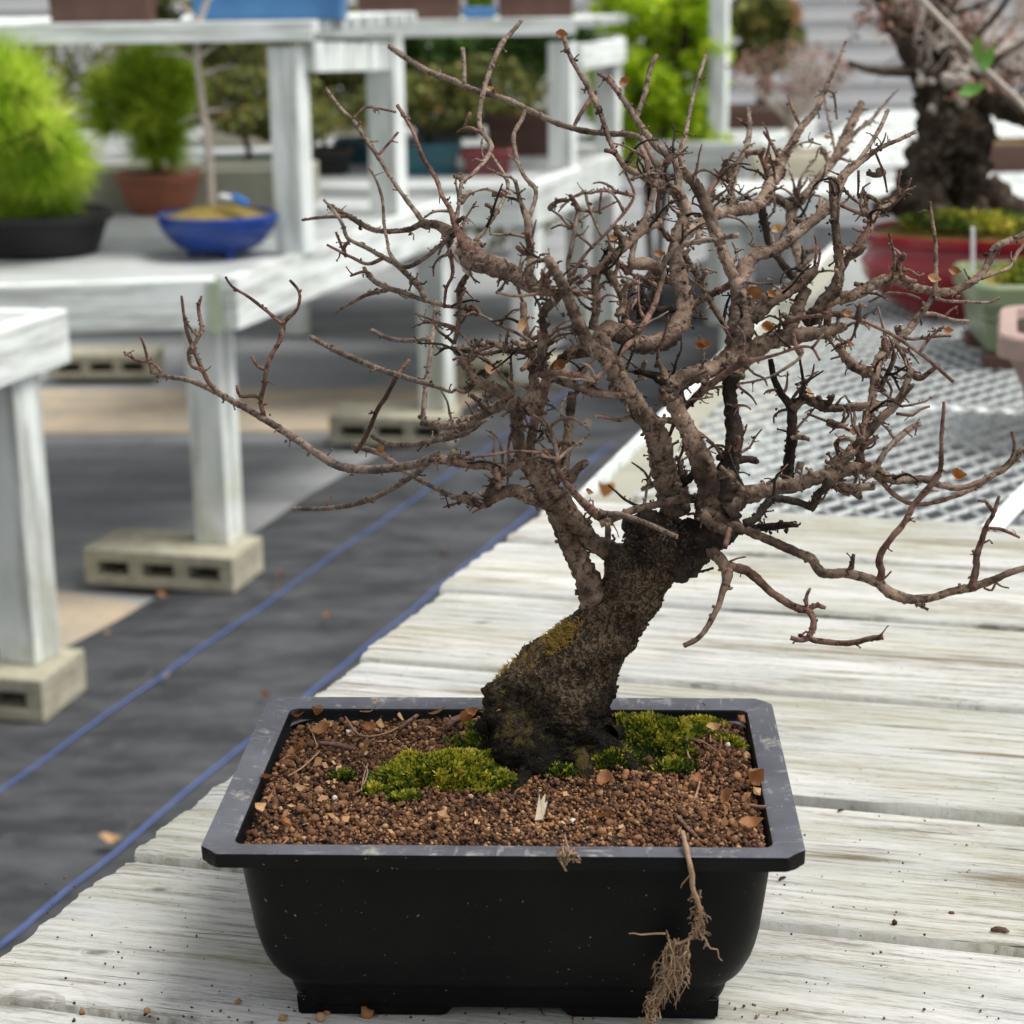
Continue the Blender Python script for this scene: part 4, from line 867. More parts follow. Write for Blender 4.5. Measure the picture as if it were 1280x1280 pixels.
# moss mounds
def moss(name, cx, cy, rx, ry, h, n, label, zoff=0, tone=.55):
    V = []; Cc = []; base = []
    for k in range(n):
        a = rng.uniform(0, 6.283); r = rng.uniform(0, 1)**.62*1.12; ed = 1+.6*noise.noise(Vector((math.cos(a)*1.8+cx*50, math.sin(a)*1.8, 0)))+.2*noise.noise(Vector((math.cos(a)*5, math.sin(a)*5, 8)))
        x = cx+rx*r*ed*math.cos(a); y = cy+ry*r*ed*math.sin(a); lump = noise.noise(Vector((x*70, y*70, 2))); lump2 = noise.noise(Vector((x*190, y*190, 7))); hh = h*max(0, 1-r*r)**.7*(1+.55*lump+.45*lump2)
        z = soil_h(min(.14, x), min(.096, y))+hh+zoff; c = p2w(x, y, z)
        d = Vector((math.cos(a)*r*.9, math.sin(a)*r*.9, .8)).normalized()+Vector(rng.normal(size=3)*.45); d.normalize(); L = rng.uniform(.0022, .0052); s = d.orthogonal().normalized(); s.rotate(Matrix.Rotation(rng.uniform(0, 6.28), 3, d)); s *= L*.24
        m_ = c+d*L*.5+s; m2 = c+d*L*.5-s; V += [c-d*L*.5, m2, c+d*L, m_]; Cc.append(min(1, max(0, tone-.06+lump*.4+lump2*.5+rng.normal()*.24+.25*(hh/h-.5))))
    o = mesh_obj(name, V, np.arange(4*n).reshape(n, 4), M['moss'], kind='stuff', label=label, cat='moss'); set_attr(o, Cc)
def wp(px, py):                     # pixel on the soil -> pot coordinates
    q = atz(px, py, -.006); return (cY*q.x+sY*q.y, -sY*q.x+cY*q.y)
a = wp(552, 975); moss('moss_cushion', a[0], a[1], .035, .023, .0095, 10000, 'rounded cushion of yellow green moss on the soil left of the trunk', tone=.62)
a = wp(822, 935); moss('moss_cushion', a[0], a[1], .023, .027, .009, 8500, 'green moss cushion on the soil to the right of the trunk', tone=.5)
a = wp(640, 940); moss('moss_cushion', a[0], a[1], .030, .014, .004, 4000, 'thin dark moss patch at the front left foot of the trunk', tone=.4)
a = wp(878, 905); moss('moss_cushion', a[0], a[1], .012, .010, .004, 1800, 'small pale moss tuft near the back right of the soil', tone=.75)
a = wp(765, 965); moss('moss_cushion', a[0], a[1], .022, .010, .003, 2200, 'dark moss at the front right foot of the trunk', tone=.28)
for k_, (mx, my, mr) in enumerate(((470, 992, .006), (505, 1003, .008), (628, 985, .009), (700, 978, .007), (845, 968, .010), (772, 905, .012), (430, 975, .005), (600, 915, .010))):
    a = wp(mx, my); moss('moss_sprig', a[0], a[1], mr, mr*.7, .0022, 260+int(mr*40000), ('thin moss fringe left of the main cushion', 'moss fringe in front of the main cushion', 'moss creeping at the front left foot of the trunk', 'moss strands under the front of the trunk', 'moss fringe below the right cushion', 'moss behind the right side of the trunk', 'lone moss tuft among roots left of the cushion', 'moss behind the left shoulder of the trunk')[k_], tone=.45)
a = wp(915, 932); moss('moss_cushion', a[0], a[1], .007, .006, .003, 500, 'tiny moss sprig near the right inner wall of the pot', tone=.7)

# ---------------------------------------------------------------- leaves lying about
def leaf_data(name, mat, L=1., W=.55, curl=.35):
    V = []; Fs = []; n = 9
    for i in range(n):
        t = i/(n-1); wd = W*math.sin(math.pi*min(1, t*1.02)**.85)*.5+.004; zz = curl*(t-.5)**2*1.4+.05*math.sin(t*9)*curl
        for j in range(5):
            s = (j-2)/2; ser = 1+.07*(1 if (i+j) % 2 else -1)*(abs(s) > .9)
            V.append((t*L-L/2, s*wd*ser, zz+curl*.8*abs(s)**1.5*wd))
    for i in range(n-1):
        for j in range(4): a = i*5+j; Fs.append((a, a+1, a+6, a+5))
    me = bpy.data.meshes.new(name); me.from_pydata(V, [], Fs); me.materials.append(mat); me.polygons.foreach_set('use_smooth', [True]*len(Fs)); return me
LM = [leaf_data('leaf_shape', M['leaf'], W=.66, curl=.7), leaf_data('leaf_shape', M['leaf_tan'], W=.6, curl=.8), leaf_data('leaf_shape', M['leaf'], W=.75, curl=1.5), leaf_data('leaf_shape', M['leaf_tan'], W=.55, curl=.3)]
LG = leaf_data('leaf_shape', M['leaf_green'], W=.42, curl=.3)
def put_leaf(name, me, loc, size, rot=None, parent=None, **k):
    o = bpy.data.objects.new(name, me); COL.objects.link(o); o.parent = parent; o.location = loc; o.scale = (size,)*3
    o.rotation_euler = rot or (rng.uniform(-.5, .5), rng.uniform(-.5, .5), rng.uniform(0, 6.28)); return tag(o, **k)
sl_ = [(464, 893, 20, 1, 'large tan leaf lying on the soil near the back left wall'), (548, 900, 22, 3, 'long tan leaf on the soil midway along the back wall'), (578, 922, 15, 2, 'curled orange leaf left of the trunk foot'), (372, 897, 14, 0, 'orange leaf standing in the back left corner of the pot'), (395, 896, 14, 2, 'second orange leaf in the back left corner of the pot'), (405, 921, 20, 0, 'orange leaf on the soil left of centre'), (461, 918, 12, 0, 'small orange leaf under the large tan one'), (474, 918, 13, 1, 'small pale folded leaf under the large tan one'),
    (551, 1038, 16, 1, 'pale pointed leaf near the front wall, left of centre'), (552, 958, 13, 3, 'tan leaf resting on the moss cushion'), (356, 1042, 16, 0, 'upright orange leaf near the front left corner of the pot'), (323, 1022, 15, 1, 'crumpled tan leaf by the left wall of the pot'), (332, 984, 14, 0, 'reddish leaf by the left wall of the pot'), (378, 953, 13, 2, 'curled brown leaf on the left part of the soil'), (380, 1002, 13, 1, 'cream leaf flake on the left part of the soil'),
    (688, 968, 13, 2, 'bright orange leaf in front of the trunk foot'), (756, 995, 19, 0, 'orange brown leaf right of the wood chip'), (750, 1037, 17, 0, 'orange leaf near the front wall, right of centre'), (909, 1013, 17, 0, 'amber leaf in the right half of the soil'), (940, 985, 20, 2, 'curled orange leaf against the right wall of the pot'), (948, 978, 14, 1, 'tan leaf above the curled one at the right wall'), (943, 998, 15, 1, 'yellowish leaf below the curled one at the right wall'), (855, 923, 13, 2, 'brown leaf right of the green moss'), (925, 905, 15, 0, 'orange leaf in the back right corner of the pot'), (893, 928, 14, 1, 'pale leaf in the back right part of the pot'), (880, 890, 15, 0, 'reddish leaf by the back wall, right side'), (940, 1046, 20, 0, 'dark red leaf near the front right corner of the pot'), (870, 990, 13, 0, 'brown orange leaf right of centre in the soil'), (500, 905, 13, 3, 'buff leaf near the back wall'), (590, 900, 15, 0, 'reddish leaf left behind the trunk')]
for px, py, s, k, lab in sl_:
    x, y = wp(px, py); z = soil_h(max(-.14, min(.14, x)), min(.096, y)); q = p2w(x, y, z+.0062)
    put_leaf('fallen_leaf', LM[k], q, s/2080*1.45, (rng.uniform(.1, .9), rng.uniform(-.4, .4), rng.uniform(0, 6.28)), label=lab, cat='leaf', group='dry leaves on the soil of the black pot')
for px, py, s, k, lab, zz in ((755, 620, 42, 2, 'crumpled orange leaf lying on the cream border of the mesh', TZ+.006), (613, 739, 14, 1, 'small pink leaf on the planks left of the tree', TZ+.003), (1200, 1147, 0, 0, '', 0), (975, 636, 14, 1, 'small tan leaf at the edge of the mesh behind the tree', TZ+.004), (1258, 686, 0, 0, '', 0)):
    if s: q = atz(px, py, zz); put_leaf('fallen_leaf', LM[k], q, s/1500, (.2, .2, 1.), label=lab, cat='leaf')
ng = 0
for px, py, s in ((203, 745, 16), (133, 792, 12), (352, 722, 13), (208, 845, 14), (410, 770, 14), (137, 1051, 22), (330, 871, 14), (557, 686, 18), (556, 1050, 0), (346, 735, 12), (345, 545, 0), (735, 530, 12)):
    if s:
        q = atz(px, py, GZ+.03); put_leaf('fallen_leaf', LM[ng % 4], q, s/560, (.3, .2, ng*1.3), label=('dry leaf on the black cloth beside the three-slot block', 'dry leaf on the black cloth near the tan patch', 'dry leaf at the right end of the three-slot block', 'dry leaf on the upper blue line of the cloth', 'pale leaf in the middle of the black cloth', 'orange leaf between the two blue lines, low left', 'tan leaf on the cloth just above the pot corner', 'dry leaf between the blue lines left of the tree', 'dry leaf under the right end of the three-slot block', 'dry leaf on the cloth left of the mesh border')[ng % 10], cat='leaf', group='dry leaves on the ground cloth'); ng += 1
M['litter'] = var_mat('leaf_litter_flakes', [(0, (.10, .045, .02)), (.5, (.28, .14, .06)), (1, (.55, .37, .21))], .75)
Pl = []
for k in range(420):
    x = rng.uniform(-(HX-.024), HX-.024); y = rng.uniform(-(HY-.024), HY-.024)
    if rng.uniform() > .35+.65*max(0, y/.1)+.3*(abs(x) > .09): continue
    q_ = p2w(x, y, soil_h(x, y)+.0028); Pl.append((q_.x, q_.y, q_.z))
leaves_mesh('leaf_litter', np.array(Pl), .0036, M['litter'], None, kind='stuff', label='small flakes of dry leaf and bark strewn over the soil in the black pot', cat='leaf litter')
# wood chip, bark bits
x, y = wp(676, 1022); c = p2w(x, y, soil_h(x, y)+.004); wc = MB(); wc.add([(-.0022, -.009, 0), (.002, -.008, 0), (.0035, .004, .001), (.0022, .002, .001), (.0018, .009, .001), (-.0002, .004, .001), (-.0015, .0085, .001), (-.0022, -.009, .0018), (.002, -.008, .0018), (.0035, .004, .003), (.0022, .002, .003), (.0018, .009, .003), (-.0002, .004, .003), (-.0015, .0085, .003)], [(0, 6, 5, 4, 3, 2, 1), (7, 8, 9, 10, 11, 12, 13)]+[(k, (k+1) % 7, 7+(k+1) % 7, 7+k) for k in range(7)])
o = wc.build('wood_chip', simple('grey_wood_chip', (.42, .36, .26), (.30, .25, .18), 300, .9, .5), label='pale splintered wood chip standing in the soil before the trunk', cat='wood chip'); o.location = c; o.rotation_euler = (.5, 0, -.15)
x, y = wp(676, 958); c = p2w(x, y, soil_h(x, y)+.004); mb = MB(); tube(mb, catmull([(-.007, -.006, -.002), (0, 0, .002), (.008, .007, .003)], lambda a, b: 5), [.0030, .0036, .0040, .0042, .0042, .0042, .0042, .004, .0038, .003, .002], 10, .25)
o = mb.build('bark_chunk', simple('red_bark_chunk', (.13, .055, .035), (.09, .035, .022), 120, .8, .6), smooth=True, label='reddish bark chunk lying at the foot of the trunk', cat='bark chunk'); o.location = c
for i, (px, py, s, lab) in enumerate(((1012, 978, .006, 'dark crumb of bark on the plank right of the pot'), (1250, 1163, .0055, 'reddish bark sliver far right on the planks'), (1148, 931, .005, 'brown bark sliver on the plank above the pot corner'), (1051, 1013, .0025, 'dark soil lump at the plank gap right of the pot'), (978, 1098, .003, 'black sliver beside the pot rim corner'))):
    q = atz(px, py, TZ+.002); mb = MB(); tube(mb, catmull([(-s, 0, 0), (0, s*.15, s*.12), (s, -s*.1, 0)], lambda a, b: 4), [s*.15, s*.25, s*.3, s*.28, s*.3, s*.25, s*.3, s*.2, s*.1], 7, .4)
    o = mb.build('bark_bit', M['bark_dark'] if i not in (1, 2) else M['bark_twig'], smooth=True, label=lab, cat='bark bit'); o.location = q; o.rotation_euler = (0, 0, -.5+i*.3)
# dangling dried root
def rootp(px, py, off=0.):          # hangs just in front of the rim and the body
    return aty(px, py, -.1245-off)
rt0 = empty('dried_root', rootp(858, 1072), label='dried root with a beard of rootlets hanging over the front rim of the black pot', cat='root')
mainp = [aty(853, 1040, -.098), aty(856, 1052, -.108), aty(858, 1062, -.116)+Vector((0, 0, .001)), rootp(862, 1078), rootp(865, 1092), rootp(866, 1110), rootp(872, 1125), rootp(876, 1143, -.004), rootp(874, 1158, -.004), rootp(866, 1170, -.004), rootp(852, 1178, -.004), rootp(838, 1180, -.004)]
mb = MB(); Q = catmull([np.array(p-rt0.location) for p in mainp], lambda a, b: 5); tube(mb, Q, list(np.interp(np.linspace(0, 1, len(Q)), [0, .3, .6, 1], [.0013, .0015, .0011, .0009])), 8, .3); mb.build('main_root', M['root'], rt0, True)
mb = MB()
def wig(a, b, n=7, amp=.0025, r0=.00046, r1=.00016):
    a = np.array(a); b = np.array(b); P = [a+(b-a)*t+rng.normal(size=3)*amp*math.sin(math.pi*t) for t in np.linspace(0, 1, n)]; Q = catmull(P, lambda a, b: 2); tube(mb, Q, list(np.linspace(r0, r1, len(Q))), 4)
L0_ = rt0.location
for k in range(85):
    s = rng.uniform(0, 1)
    a = rootp(rng.uniform(832, 862), rng.uniform(1172, 1195), -.004+rng.uniform(-.006, .004)); e = rootp(rng.uniform(812, 850), rng.uniform(1215, 1262), rng.uniform(-.02, .0)) if s < .6 else rootp(rng.uniform(822, 862), rng.uniform(1205, 1240), rng.uniform(-.012, .002))
    wig(a-L0_, e-L0_, amp=.0022)
for k in range(60):
    yy = rng.uniform(1222, 1276); cx = np.interp(yy, [1222, 1245, 1276], [832, 817, 816]); a = rootp(cx+rng.normal()*5, yy, -.006+rng.uniform(-.005, .004)); e = rootp(cx+rng.normal()*5-2, min(1279, yy+rng.uniform(8, 22)), -.006+rng.uniform(-.005, .004)); wig(a-L0_, e-L0_, amp=.0016, r0=.0005)
for k in range(46):
    yy = rng.uniform(1115, 1172); cx = np.interp(yy, [1115, 1145, 1172], [869, 875, 868]); a = rootp(cx, yy, -.004); e = rootp(cx+rng.normal()*8, yy+rng.uniform(-4, 16), -.003+rng.uniform(-.003, .003)); wig(a-L0_, e-L0_, amp=.0014, r0=.0004)
for a, e in (((866, 1088), (851, 1110)), ((876, 1168), (903, 1201)), ((836, 1178), (833, 1163)), ((832, 1167), (786, 1167)), ((857, 1215), (862, 1230)), ((855, 1195), (860, 1218)), ((884, 1178), (879, 1186))): wig(rootp(*a, -.002)-L0_, rootp(*e, -.002)-L0_, amp=.0008, r0=.0006, r1=.0003)
mb.build('fine_rootlets', M['root'], rt0, True, kind='stuff')
# small root tuft on the rim + thin roots on soil
q = aty(708, 1070, -.122); o = empty('root_tuft', q, label='small tuft of dry root caught on the front rim edge', cat='root'); mb = MB()
for k in range(26): a = rng.normal(size=3)*np.array((.0022, .0012, .003)); b_ = rng.normal(size=3)*np.array((.003, .0012, .0035)); tube(mb, [a, (a+b_)/2+rng.normal(size=3)*.0015, b_], [.0006, .0007, .0004], 4)
mb.build('rootlets', M['root'], o, True)
fr = []
for pts, r_ in (([(455, 968), (460, 975), (452, 990), (446, 1000)], .0005), ([(460, 966), (455, 978), (452, 996)], .0005), ([(432, 900), (450, 925), (478, 925), (500, 912)], .0006), ([(565, 880), (562, 895), (566, 905)], .0005), ([(860, 912), (885, 925), (888, 940)], .0005), ([(865, 938), (880, 945), (895, 955)], .0005), ([(858, 938), (859, 955), (862, 963)], .0007), ([(875, 985), (872, 995), (868, 1005)], .0006), ([(385, 905), (392, 925), (397, 940)], .0004), ([(400, 945), (380, 965), (360, 975)], .0006), ([(845, 1030), (862, 1045), (870, 1052)], .0014), ([(560, 925), (566, 912), (580, 905)], .0022), ([(500, 920), (512, 905), (522, 895)], .0013), ([(935, 1010), (948, 1015), (960, 1018)], .0013), ([(400, 935), (420, 940), (445, 948)], .0015)):
    P = []
    for (px, py) in pts: x, y = wp(px, py); P.append(p2w(x, y, soil_h(max(-.14, min(.14, x)), max(-.097, min(.097, y)))+.002+rng.uniform(0, .003)))
    mb = MB(); Q = catmull([np.array(p-P[0]) for p in P], lambda a, b: 4); tube(mb, Q, [r_]*len(Q), 5, .2); o = mb.build('dry_twig', M['root'] if r_ < .0011 else M['bark_twig'], smooth=True); o.location = P[0]; fr.append(o)
TL = ['pale root fork on the soil left of the moss, left strand', 'pale root fork on the soil left of the moss, right strand', 'curved twig on the soil under the tan leaf', 'fine root standing at the back wall left of the trunk', 'curved root right of the green moss', 'thin root below the curved one, right side', 'pale curled sprout right of the green moss', 'fine twig beside the brown orange leaf', 'straw upright in the left part of the soil', 'thin curved twig on the left soil', 'thick twig leading to the dangling root', 'dark forked twig left of the trunk foot', 'brown twig near the back wall', 'dark twig touching the right wall of the pot', 'brown twig lying left of the moss cushion']
for o, l_ in zip(fr, TL): tag(o, l_, 'twig')
# white label with faded writing at the right edge
q = atz(1240, 660, TZ+.012); q2 = atz(1300, 598, TZ+.03); o = empty('plant_label', q, label='white plastic label with faded pencil marks on the planks at the right edge', cat='plant label')
d = q2-q; MB().bar((0, 0, 0), d*1.3, .023, .0012, .0004).build('tag_strip', M['tagw'], o)
nrm = Vector((-d.y, d.x, 0)).normalized(); zv = d.normalized().cross(nrm); zv = zv if zv.z > 0 else -zv
mb = MB(); 
for ln in (-.004, .003):
    pts = []; 
    for k in range(26): t = .22+.55*k/26; pts.append(d*t+nrm*(ln+.0018*math.sin(k*2.1)+.001*math.sin(k*5.))+zv*.0010)
    tube(mb, pts, [.00035]*26, 4)
mb.build('handwriting', M['ink'], o)

# ---------------------------------------------------------------- THE BONSAI
TY = .040
foot = p2w(TRB.x, TRB.y, -.004)
tree = empty('bonsai_tree', foot, label='leafless bonsai with leaning dark trunk and dense gnarled twigs in the black front pot', cat='bonsai tree')
def addtube_rough(mb, pts, radii, seg, amp):
    n = len(pts); pts = [Vector(p) for p in pts]; t0 = (pts[1]-pts[0]).normalized(); nrm = t0.orthogonal().normalized(); V = []
    for i in range(n):
        t = (pts[min(i+1, n-1)]-pts[max(i-1, 0)]).normalized(); nrm = (nrm-t*nrm.dot(t)).normalized(); bn = t.cross(nrm)
        for k in range(seg):
            a = 2*math.pi*k/seg; d = nrm*math.cos(a)+bn*math.sin(a); r = radii[i]; q = pts[i]+d*r
            f = amp*(.12*noise.noise(q*38)+.05*noise.noise(Vector((q.x*95, q.y*95, q.z*40)))+.055*noise.noise(q*110)+.05*abs(noise.noise(q*240))+.03*noise.noise(q*480))
            V.append(pts[i]+d*r*(.97+f*1.6))
    Fs = [(i*seg+k, i*seg+(k+1) % seg, (i+1)*seg+(k+1) % seg, (i+1)*seg+k) for i in range(n-1) for k in range(seg)]; Fs.append(tuple((n-1)*seg+k for k in range(seg))); mb.add(V, Fs)
tr = [(694, 985, 176), (693, 965, 178), (692, 940, 172), (692, 915, 168), (693, 890, 160), (699, 868, 142), (715, 842, 114), (736, 815, 96), (755, 790, 86), (774, 762, 82), (793, 735, 80), (808, 710, 79), (818, 688, 78), (826, 668, 70), (832, 652, 56)]
prev = [(Vector((x, y)), TY) for x, y, _ in tr]            # pixel trace with world depth, for snapping children
P4 = [np.array([*(aty(x, y, TY)-foot), w_/2*zc(aty(x, y, TY))/F]) for x, y, w_ in tr]
Q = catmull(P4, lambda a, b: 12); mb = MB(); addtube_rough(mb, [q[:3] for q in Q], [q[3] for q in Q], 110, 1.)
# burl on the left and root flare
V = []
for v in mb.v:
    p = Vector(v); w_ = p+foot
    for (bx, by, br, amt, dy) in ((622, 866, .013, .013, -.01), (612, 905, .020, .003, -.02), (645, 858, .012, .007, -.03), (770, 955, .016, .007, -.02), (655, 960, .018, .006, -.035), (640, 850, .010, .005, -.02), (812, 668, .012, .006, -.02), (870, 672, .012, .006, -.01), (735, 745, .008, .004, -.02)):
        c = aty(bx, by, TY+dy); dd = (w_-c).length; 
        if dd < br*2: 
            ax = aty(*min(((q[0].x, q[0].y) for q in prev), key=lambda q_: (q_[0]-bx)**2+(q_[1]-by)**2), TY); o_ = (w_-ax); o_.z *= .3; p += o_.normalized()*amt*math.exp(-(dd/br)**2)
    # hollow in the front
    c = aty(672, 905, TY-.036); dd = (w_-c).length; p += Vector((.3, 1, 0)).normalized()*.009*math.exp(-(dd/.013)**2)
    V.append(tuple(p))
mb.v = V; mb.build('trunk', M['trunk'], tree, True)
# surface roots gripping the soil
for P_, w0, w1 in (([(640, 930), (612, 952), (588, 968), (560, 975)], 34, 12), ([(690, 935), (668, 962), (655, 980), (640, 996)], 38, 14), ([(715, 940), (726, 968), (735, 984)], 44, 20), ([(745, 930), (768, 958), (792, 972), (815, 978)], 42, 10), ([(625, 905), (602, 922), (585, 930)], 34, 14), ([(760, 920), (782, 936), (800, 940)], 30, 12)):
    Pp = []
    for i_, (px, py) in enumerate(P_):
        f_ = i_/(len(P_)-1); sx_, sy_ = wp(px, py); top = p2w(sx_, sy_, soil_h(sx_, sy_)+.0015-.009*max(0, f_-.45)) if f_ > .3 else aty(px, py, TY-.022)
        Pp.append(np.array([*(top-foot), (w0+(w1-w0)*f_)/2*zc(top)/F]))
    Qr = catmull(Pp, lambda a, b: 12); mr = MB(); addtube_rough(mr, [q_[:3] for q_ in Qr], [q_[3] for q_ in Qr], 40, 1.6); mr.build('surface_root', M['trunk'], tree, True)
# bark flakes on the trunk: small lifted plates, one joined part
fv = []; fn = 0
Qv = [Vector(q[:3]) for q in Q]; tv = [Vector(v) for v in mb.v]
ff = []
for k in range(1500):
    i = int(rng.uniform(0, 1)*(len(Q)-3)); j = int(rng.integers(110)); p = tv[i*110+j]; n_ = (p-Qv[i]).normalized(); t_ = (Qv[min(i+1, len(Qv)-1)]-Qv[i]).normalized(); s_ = n_.cross(t_).normalized()
    L = rng.uniform(.0009, .0024); W_ = L*rng.uniform(.4, .8); lift = n_*rng.uniform(.0002, .0012); b_ = len(fv); rr_ = rng.normal()*.4; t2 = (t_*math.cos(rr_)+s_*math.sin(rr_)); s2 = n_.cross(t2)
    fv += [p-s2*L-t2*W_*.3, p+s2*L*.2-t2*W_, p+s2*L+lift, p+t2*W_+lift, p-s2*L*.5+t2*W_*.7]; ff.append((b_, b_+1, b_+2, b_+3, b_+4))
mesh_obj('bark_flakes', fv, ff, M['trunk'], tree, kind='stuff')
fz = []                                                     # fuzzy orange moss along the upper left shoulder
for k in range(2400):
    t = rng.uniform(0, 1); px = np.interp(t, [0, .4, .7, 1], [604, 628, 672, 715])+rng.normal()*5; py = np.interp(t, [0, .4, .7, 1], [880, 838, 812, 780])+rng.normal()*6
    c = aty(px, py, TY+rng.uniform(-.026, .008))-foot
    i = min(range(0, len(Qv), 4), key=lambda i_: (Qv[i_]-c).length_squared); out_ = (c-Qv[i]).normalized(); rad = Q[i][3]*(1.04+.10*max(0, .5-t)); c = Qv[i]+out_*rad; d = (out_+Vector(rng.normal(size=3)*.6)).normalized(); L = rng.uniform(.0015, .0035); s_ = d.orthogonal()*.0004
    fz += [c-s_, c+s_, c+d*L]
o = mesh_obj('bark_moss', fz, np.arange(len(fz)).reshape(-1, 3), M['ochre'], tree, kind='stuff'); set_attr(o, np.clip(rng.normal(.85, .2, len(fz)//3), 0, 1))

def snap(x, y, lim=60):
    b = min(prev, key=lambda q: (q[0].x-x)**2+(q[0].y-y)**2); return b[1]
nb = [0]
def ball(mb, c, r, jit=.35):
    sh = 1+rng.normal(size=12)*0
    V = [Vector(c)+Vector(v)*r*(1+rng.normal()*jit) for v in ICO12]; mb.add(V, ICO12F)
_t = bmesh.new(); bmesh.ops.create_icosphere(_t, subdivisions=1, radius=1)
ICO12 = [tuple(v.co) for v in _t.verts]; ICO12F = [tuple(v.index for v in f.verts) for f in _t.faces]; _t.free()
def branch(pts, dend=0., d0=None, mat=None, spur=1., cut=False, sub=None, seg=None):
    """pts: (x, y, width) traced from the foot of the branch to its tip; dend: how far back (m) the tip lies relative to its foot"""
    y0 = snap(pts[0][0], pts[0][1]) if d0 is None else d0
    if dend > .035: dend *= 2.4 if (pts[-1][0] < 560 or pts[-1][1] < 150) else 1.7
    L = [0.]
    for a, b in zip(pts, pts[1:]): L.append(L[-1]+math.hypot(b[0]-a[0], b[1]-a[1]))
    tot = L[-1] or 1; W_ = []; ww = pts[0][2]
    for q in pts:
        ww = q[2] if len(q) > 2 else ww; W_.append(ww)
    P4 = []
    wob = rng.uniform(0, 9)
    for k, q in enumerate(pts):
        s = L[k]/tot; yy = y0+dend*s+.004*math.sin(s*5+wob)*(min(1, tot/150)); p = aty(q[0], q[1], yy); prev.append((Vector((q[0], q[1])), yy))
        P4.append(np.array([*(p-foot), W_[k]/2*zc(p)/F]))
    wmax = max(W_); Q = catmull(P4, lambda a, b: max(2, int(np.linalg.norm((b-a)[:3])/(.0016 if wmax > 6 else .0028))))
    for k in range(0, len(Q), 6):
        p = Vector(Q[k][:3])+foot; 
        dd = p-CAM; prev.append((Vector((640+F*dd.dot(rt)/dd.dot(fw), 640-F*dd.dot(up)/dd.dot(fw))), p.y))
    mb = MB(); sg = seg or (18 if wmax > 18 else 12 if wmax > 9 else 8); n = len(Q)
    # nodes: rings where the twig thickens
    rad = np.array([max(.0004, q[3]) for q in Q]); ph = rng.uniform(0, 6)
    st = .0016
    for i in range(n): rad[i] *= 1+(.04 if wmax > 11 else .10)*max(0, math.sin(i*.55+ph+2*math.sin(i*.13)))**4
    tube(mb, [q[:3] for q in Q], rad, sg, .26 if wmax > 12 else .22, True, 70.)
    if cut:
        mb.cm = 1; p = Vector(Q[-1][:3]); d = (p-Vector(Q[-2][:3])).normalized(); s_ = d.orthogonal().normalized(); bn = d.cross(s_)
        mb.add([p+d*.0002+(s_*math.cos(a)+bn*math.sin(a))*rad[-1]*.95 for a in np.linspace(0, 2*math.pi, 9)[:-1]], [tuple(range(8))]); mb.cm = 0
    # spurs, buds and short twiglets
    Lm = sum((Vector(Q[i+1][:3])-Vector(Q[i][:3])).length for i in range(n-1))
    ns = int(Lm/.0034*spur)
    for _ in range(ns):
        i = int(rng.integers(1, max(2, n-1))); p = Vector(Q[i][:3]); t = (Vector(Q[min(i+1, n-1)][:3])-Vector(Q[i-1][:3])).normalized(); d = Vector(rng.normal(size=3)); d = (d-t*d.dot(t)).normalized(); r = rad[i]
        s = rng.uniform(.0005, .0011)*(1.3 if r > .004 else 1.)*min(1.2, .55+r/.003)
        b0_ = p+d*r*.85
        cl = 1 if rng.uniform() < .6 else int(rng.integers(2, 5))
        for c_ in range(cl): mb.cm = 1 if (cut is False and rng.uniform() < .0) else 0; ball(mb, b0_+Vector(rng.normal(size=3))*s*(c_ > 0)*1.0+d*s*.5*c_*.7, s*rng.uniform(.7, 1.1))
        if rng.uniform() < .22:
            Lt = rng.uniform(.0025, .006); dd = (d+t*rng.normal()*.5).normalized(); e = b0_+dd*Lt+Vector(rng.normal(size=3))*Lt*.25; m_ = (b0_+e)/2+Vector(rng.normal(size=3))*Lt*.15; tube(mb, [b0_, m_, e], [s*.8, s*.55, s*.45], 5); ball(mb, e, s*.7)
    if dend > .06 and wmax < 12 and mat in (None, 'bark_twig'): mat = 'bark_pale'
    m = mat or ('bark_old' if wmax > 11 else 'bark_twig')
    o = mb.build('branch' if wmax > 7 else 'twig', [M[m], M['cut']], tree, True); nb[0] += 1; return o
def B(s, dend=0., **k):
    pts = []
    for tok in s.split(): v = [float(a) for a in tok.split(',')]; pts.append((v[0], v[1], v[2]*(.80 if v[2] < 24 else .88 if v[2] < 40 else .96)) if len(v) > 2 else tuple(v))
    return branch(pts, dend, **k)
D = -.030
# --- head of the trunk and the big limbs (foot of each limb first)
B('818,690,78 822,670,66 800,660,40 780,655,20', -.01, mat='bark_dark', spur=2.5)
B('838,705,60 868,678,58 896,655,50 905,636,46', -.02, mat='bark_dark', spur=2.2)
B('850,680,50 890,672,40 912,665,26 925,655,16', .01, mat='bark_dark', spur=2)
B('740,765,34 741,748,38 736,728,36 729,712,34 718,690,31 706,665,30 697,638,34', -.01)
B('800,712,44 778,698,38 760,688,29 740,678,27 722,656,28 704,636,34 690,622,40', -.015, spur=1.3)
B('690,625,40 678,600,32 663,585,26 651,562,22 646,535,20 647,508,24', .0)
B('680,605,24 664,568,15 668,526,14 676,492,14 684,470,11', -.02)
B('700,630,24 665,622,22 641,613,20 622,619,18 607,630,16', -.02)
B('608,628,14 612,616,13 622,597,12 638,586,12 655,578,12', .01)
B('640,590,15 616,583,14 590,581,13 562,577,13', -.01, spur=1.5)
B('562,577,13 545,572,13 520,580,13 490,585,13 460,587,13 425,583,13 398,568,12 372,550,12 340,530,11 310,512,10 285,498,10 258,484,9 235,475,8 205,470,6 188,465,5', .10, spur=.4)
B('600,632,9 570,622,8 535,605,8 505,588,8 475,567,9 442,558,9', .10, spur=.25, mat='bark_pale')
